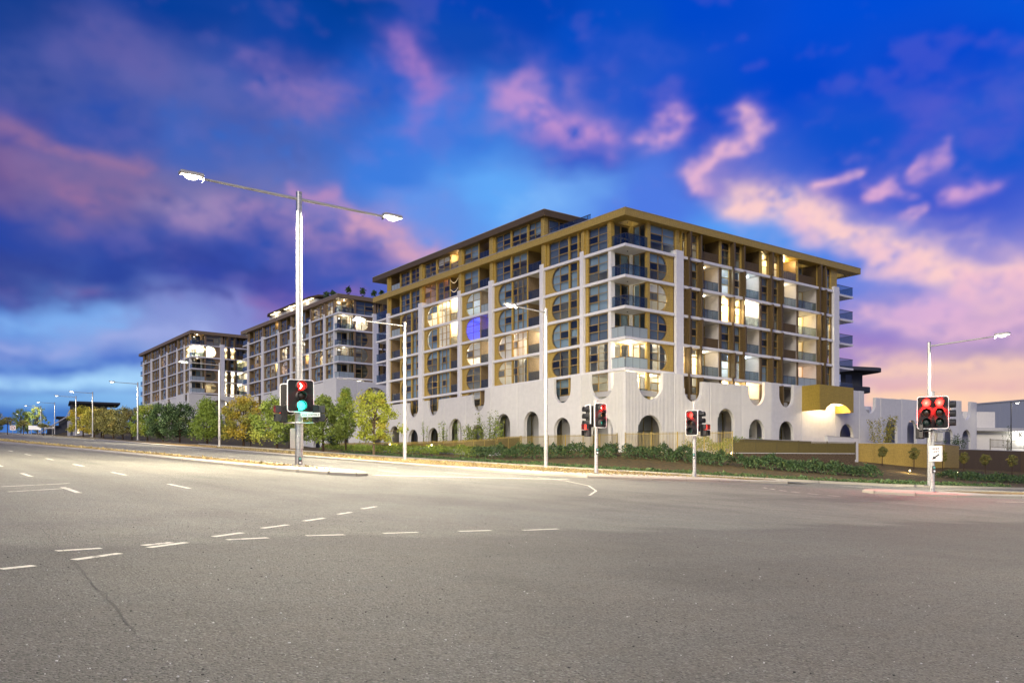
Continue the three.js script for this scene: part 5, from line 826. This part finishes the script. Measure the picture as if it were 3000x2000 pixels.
// hedges: solid leaf masses along a line
function hedge(label, pts, w, h, pal, o = {}) {
  const segs = []; let L = 0; for (let i = 0; i + 1 < pts.length; i++) { const l = Math.hypot(pts[i + 1][0] - pts[i][0], pts[i + 1][1] - pts[i][1]); segs.push([L, l, pts[i], pts[i + 1]]); L += l; }
  const ph = rnd() * 50, geo = leaves(Math.round(L * (o.dense ?? 330)), () => { const s = rnd() * L, q = segs.find((e) => s <= e[0] + e[1]) ?? segs[segs.length - 1], t = (s - q[0]) / q[1], side = (rnd() * 2 - 1), u = q[2][0] + (q[3][0] - q[2][0]) * t, v = q[2][1] + (q[3][1] - q[2][1]) * t, nx = -(q[3][1] - q[2][1]) / q[1], ny = (q[3][0] - q[2][0]) / q[1], hh = h * (0.66 + 0.5 * fbm2(s * 0.55 + ph, 1, 3) + 0.16), k = Math.sqrt(Math.max(0, 1 - side * side)), uu = u + nx * side * w / 2, vv = v + ny * side * w / 2; return [px(uu, vv), groundY(uu, vv) + hh * k * (0.35 + 0.65 * Math.pow(rnd(), 0.4)), pz(uu, vv), rnd() < 0.12 ? 1 : 0]; }, o.leaf ?? 0.17, ...PAL[pal]);
  const g = thing('hedge', label, 'hedge', V3(0, 0, 0), 0, o.group); mesh('foliage', geo, leafMat, g); return g;
}
hedge('dark green hedge below the tall fence left of the podium corner', [[7.5, -13], [0.5, -10.4], [-5.4, -6.2]], 2.2, 1.5, 'deep', { dense: 420 });
hedge('dark green hedge below the tall fence right of the podium corner', [[-5.8, -5.8], [-10.5, -3.6], [-15.2, -2.6]], 2.4, 1.5, 'deep', { dense: 420 });
hedge('long low hedge under the stone retaining wall', [[-15.6, -2.2], [-18.6, 3.5], [-21, 9.8]], 2.4, 1.3, 'deep', { dense: 420 });
hedge('loose shrubs in the bed beside the concrete planter', [[8.4, -11.6], [12, -12]], 1.8, 1.1, 'green');
hedge('low grassy shrubs along the planted terrace', [[16, -10.5], [27, -11], [45, -11.5]], 2.6, 0.9, 'fresh', { dense: 210 });
hedge('planting above the concrete planter walls', [[13, -7.2], [22, -7.4], [34, -7.6]], 1.8, 1.0, 'green', { dense: 230 });
hedge('low dry planting along the slip lane kerb', [[20, -21], [-6, -20], [-18, -18], [-27, -13.6], [-31, -7], [-32.6, 8]], 1.6, 0.3, 'deep', { dense: 150, leaf: 0.14 });
hedge('dark low plants in the bed by the entrance road', [[-20, 24], [-22, 33], [-23, 40]], 2.4, 0.9, 'deep');
hedge('dark clipped hedge behind the far paling fence', [[-4, 90], [-16, 108]], 3, 2.6, 'deep', { dense: 200, leaf: 0.25 });
hedge('planting behind the dark railing under the side arches', [[-3.4, 5], [-3.6, 13], [-3.4, 21]], 1.4, 1.9, 'green', { dense: 240 });
// dry grass blades on the islands
{
  const grassOn = (ring, n, h, label) => { const A = ring.map(([u, v]) => new THREE.Vector2(u, v)), us = ring.map((p) => p[0]), vs = ring.map((p) => p[1]), lo = [Math.max(-40, Math.min(...us)), Math.min(...vs)], hi = [Math.min(25, Math.max(...us)), Math.min(0, Math.max(...vs))]; const inside = (u, v) => { let c = false; for (let i = 0, j = A.length - 1; i < A.length; j = i++) if ((A[i].y > v) !== (A[j].y > v) && u < (A[j].x - A[i].x) * (v - A[i].y) / (A[j].y - A[i].y) + A[i].x) c = !c; return c; };
    const spots = []; let guard = 0; while (spots.length < n && guard++ < n * 20) { const u = rr(lo[0], hi[0]), v = rr(lo[1], hi[1]); if (inside(u, v)) spots.push([u, v]); }
    const m = mesh('dry_grass', leaves(spots.length, (i) => [px(...spots[i]), groundY(...spots[i]) + 0.13 + rnd() * 0.03, pz(...spots[i]), 0], h, [0.27, 0.21, 0.085], [0.36, 0.29, 0.13], [0.24, 0.24, 0.08]), leafMat, scene); tag(m, label, 'grass', null, 'stuff'); };
  grassOn(inset(medianOuter, 1.0), 5000, 0.09, 'short dry grass on the main street median'); grassOn(inset(cornerIsland, 1.6), 9000, 0.09, 'short dry grass on the corner island');
}
// fairy lights wound round one balcony
{
  const g = siteGroup('string_lights', 'warm string lights looped over a dark gold balcony', 'string lights', 0, 0, 1), b = [], y0 = 23.5;
  const P = (t) => V3(-0.05, y0 + 1.05 + (t < 0.5 ? 1.2 - 0.5 * Math.sin(t * 6.28) : -0.45 * Math.sin((t - 0.5) * 6.28)), -32.3 + 1.8 * (t < 0.5 ? t * 2 : (1 - t) * 2)), pts = Array.from({ length: 40 }, (_, k) => P(k / 39));
  for (const p of pts) b.push(new THREE.SphereGeometry(0.03, 6, 5).translate(p.x, p.y, p.z)); const m = mesh('bulbs', b, emit(1, 0.72, 0.33, 1.3), g); m.userData.kind = 'stuff';
  mesh('cable', [new THREE.TubeGeometry(new THREE.CatmullRomCurve3(pts), 120, 0.008, 4)], M.dark, g); lamp(g, WARM, 0.8, -0.3, y0 + 1.4, -31.4, 6);
}
// garden lights
for (const [u, v, label] of [[-16.2, 24.5, 'small ground light in the bed left of the ball trees'], [-16.6, 33.5, 'small ground light in the bed before the ochre wall'], [24, -8, 'small warm garden light in the terrace planting'], [33, -8.6, 'small warm garden light farther along the terrace planting'], [-6, 9, 'small white garden light behind the olive railing']]) {
  const y0 = groundY(u, v) + (v < 0 ? 0.6 : 0), g = thing('garden_light', label, 'garden light', W(u, v, y0)); mesh('stake', [cyl(0.03, 0.03, -0.2, 0.25, 8)], M.dark, g); mesh('cap', [cyl(0.1, 0.05, 0.37, 0.43, 14)], M.dark, g); mesh('globe', [new THREE.SphereGeometry(0.07, 12, 8).translate(0, 0.31, 0)], emit(1, 0.78, 0.4, 20), g); lamp(g, [1, 0.76, 0.36], 14, 0, 0.6, 0, 3);
}
// roof garden of the middle tower
for (const [z, x, h] of [[-0.5, 2.2, 1.4], [-3.6, 0.4, 0.9], [-6.4, 0.3, 1.2], [2.6, 0, 0], [-0.4, 5.2, 1.5], [-0.4, 7.6, 1.3], [-0.4, 9.4, 1.6]]) { if (!h) continue; const p = W(89 - z, 11 + x, 1 + 8.2 + 26.96), g = thing('roof_plant', 'small potted palm like plant on the middle tower roof edge', 'plant', p, 0, 'roof garden plants'); mesh('pot', [cyl(0.16, 0.24, 0, 0.4, 12)], M.dark, g); mesh('foliage', leaves(160, () => { const a = rnd() * 6.28, r = rnd(); return [Math.cos(a) * r * 0.5, 0.4 + h * (0.35 + 0.65 * rnd()) - r * 0.25, Math.sin(a) * r * 0.5, 0]; }, 0.34, ...PAL.deep), leafMat, g); }
{ // curved lit roof lantern of the middle tower
  const g = siteGroup('roof_pavilion', 'long curved rooftop pavilion with a lit soffit on the middle tower', 'pavilion', 89, 11, 1 + 8.2 + 26.95);
  mesh('wall', [bx(1.6, 8, 0, 1.7, -40, -14)], M.inner, g); const s = poly([[0.6, 16], [1.4, 12.6], [9, 11], [9, 41], [1.4, 41], [0.6, 38.5]]); mesh('roof', [slab(s, 0, 0.35, 0.05).rotateX(-Math.PI / 2).translate(0, 1.9, 0)], M.bronzeAndShadedGold, g);
  for (const [a, b] of [[-38, -33], [-30, -24], [-22, -15]]) { mesh('light_strip', [bx(1.0, 1.5, 1.82, 1.88, a, b)], emit(1, 0.8, 0.5, 3), g); lamp(g, CREAM, 5, 1.1, 1.6, (a + b) / 2, 8); }
}
// ------------------------------------------------------------------ buildings farther off
{
  const g = thing('apartment_building', 'curved dark topped apartment block behind the right end of the podium', 'building', V3(69, 1, -172), 0.32);
  const sh = (w0, w1, d0, d1, r) => { const p = []; for (let k = 0; k <= 12; k++) { const t = Math.PI * (0.5 - k / 24); p.push([w1 - r + Math.cos(t) * r, d0 + r - Math.sin(t) * r]); } return poly([[w0, d1], [w0, d0], ...p, [w1, d1]]); };
  const lay = (y0, y1, x0, x1, z0, z1, r, m, n) => mesh(n, [slab(sh(x0, x1, z0, z1, r), 0, y1 - y0).rotateX(-Math.PI / 2).translate(0, y0, 0)], m, g);
  lay(21.2, 21.9, -14, 5.2, -3, 12, 3, M.darkWall, 'roof'); lay(18.0, 21.2, -14, 3.0, 0, 11, 2.6, M.darkWall, 'wall'); lay(17.2, 18.2, -14, 3.9, -1.4, 12, 3, M.dark, 'balcony'); lay(14.4, 17.2, -14, 3.0, 0, 11, 2.6, M.white, 'wall'); lay(12.6, 14.3, -14, 4.2, -1.4, 12, 3, M.white, 'balcony'); lay(2, 12.6, -14, 3.0, 0, 11, 2.6, M.inner, 'wall');
  for (const [x, y, w, h, c] of [[-9.5, 18.3, 2, 2.3, 0], [-6.2, 18.3, 2.4, 2.3, 1], [-2.6, 18.3, 1.5, 2.3, 0], [-9.5, 14.7, 2, 1.8, 0], [-6.2, 14.7, 1.1, 1.8, 0], [-3.0, 14.7, 2, 1.8, 0], [-7, 10, 4, 1.6, 2]]) { const w_ = new THREE.Group(); w_.name = 'window'; g.add(w_); mesh('frame', [bx(x - 0.08, x + w + 0.08, y - 0.08, y + h + 0.08, -0.05, 0.06)], M.dark, w_); mesh('pane', [bx(x, x + w, y, y + h, 0.065, 0.07)], c === 2 ? emit(1, 0.78, 0.45, 1.2) : c ? emit(0.4, 0.5, 1, 0.25) : std(0.03, 0.035, 0.05, { roughness: 0.08 }), w_); }
  g.children.forEach((c) => { if (c.name === 'window') c.position.z = 0.0; });
}
{
  const g = thing('shed', 'long windowless grey metal shed beyond the podium end', 'shed', V3(108, 3, -203), 0);
  const ang = Math.atan2(20, 9); for (let k = 0; k < 10; k++) mesh('wall_panel', [bx(k * 4 + 0.02, k * 4 + 3.98, 0, 15.2, -0.3, 0).rotateY(-Math.atan2(10, 4.8))], std(0.36, 0.38, 0.40, { roughness: 0.55, bumpMap: rep(ribBump, 0.3), bumpScale: 0.03 }), g);
  mesh('body', [bx(0.1, 40, 0, 15.1, -30, -0.35).rotateY(-Math.atan2(10, 4.8))], M.grey, g); mesh('roof_edge', [bx(0, 40, 15.2, 15.5, -0.6, 0.15).rotateY(-Math.atan2(10, 4.8))], M.grey, g);
}
{
  const g = thing('guard_house', 'small flat roofed building with a white flood lamp by the shed', 'building', V3(76, 3, -136), 0.2);
  mesh('wall', [bx(-4, 6, 0, 5.4, -5, 0)], M.inner, g); mesh('roof', [bx(-5, 7.6, 5.4, 5.9, -6, 1)], M.grey, g); mesh('tower', [bx(-4, 2, 5.9, 8.6, -5, -1.5)], M.inner, g);
  const h = mesh('flood_lamp', [rbx(0.5, 0.35, 0.2, 0.03, 5.6, 4.9, 0.25)], M.dark, g); mesh('lens', [bx(5.38, 5.82, 4.75, 5.05, 0.352, 0.36)], emit(1, 1, 0.92, 40), h); lamp(g, [1, 1, 0.9], 60, 5.6, 4.85, 0.6, 4);
}
{
  const g = thing('apartment_building', 'dark flat roofed block stepping down at the far left of the street', 'building', V3(-163, 9, -330), 0.5);
  mesh('wall', [bx(-6, 6.5, 0, 20.5, -14, 0)], M.darkWall, g); mesh('roof', [bx(-6.6, 11, 20.5, 21.2, -15, 2.5)], M.dark, g); mesh('canopy', [bx(6.5, 10.5, 12, 12.4, -6, 1)], M.dark, g);
  [[-10, 15], [-14, 11.5], [-18, 8.5], [-22, 5.5]].forEach(([x, h], i) => { mesh('step_block', [bx(x, x + 4.1, 0, h, -12 + i * 0.1, -1 - i * 0.2)], M.darkWall, g); mesh('roof', [bx(x - 1, x + 4, h, h + 0.4, -12.5, 0)], M.dark, g); });
  mesh('stair_flank', [rod(V3(-20, 6.5, 0.2), V3(-7, 15.5, 0.2), 0.3, 0.3, 6)], M.grey, g); mesh('orange_panel', [bx(-17, -12, 0.5, 4.4, 0.3, 0.6)], std(0.6, 0.12, 0.03), g);
  for (let r = 0; r < 3; r++) for (let c = 0; c < 3; c++) { const w = new THREE.Group(); w.name = 'window'; g.add(w); const x = -4.8 + c * 3.7, y = 3 + r * 5.6; mesh('frame', [bx(x, x + 2.6, y, y + 3, 0, 0.12)], M.grey, w); mesh('pane', [bx(x + 0.15, x + 2.45, y + 0.15, y + 2.85, 0.121, 0.14)], std(0.03, 0.04, 0.05, { roughness: 0.08 }), w); }
}
{
  const g = thing('low_building', 'long pale grey low wall building left of the far podium', 'building', W(232, -8, 8), TH - Math.PI / 2);
  for (let k = 0; k < 5; k++) mesh('wall_panel', [bx(-26 + k * 7 + 0.02, -26 + k * 7 + 6.98, 0, 12 + (k % 2) * 0.6, -4, 0)], M.concrete, g);
  for (const x of [-20, -8, 2]) { const w = new THREE.Group(); w.name = 'window'; g.add(w); mesh('frame', [bx(x, x + 3.6, 7, 9, 0, 0.1)], M.dark, w); mesh('pane', [bx(x + 0.15, x + 3.45, 7.15, 8.85, 0.101, 0.12)], x === -8 ? emit(1, 0.75, 0.4, 1.5) : M.dark, w); }
}

renderer.render(scene, camera);
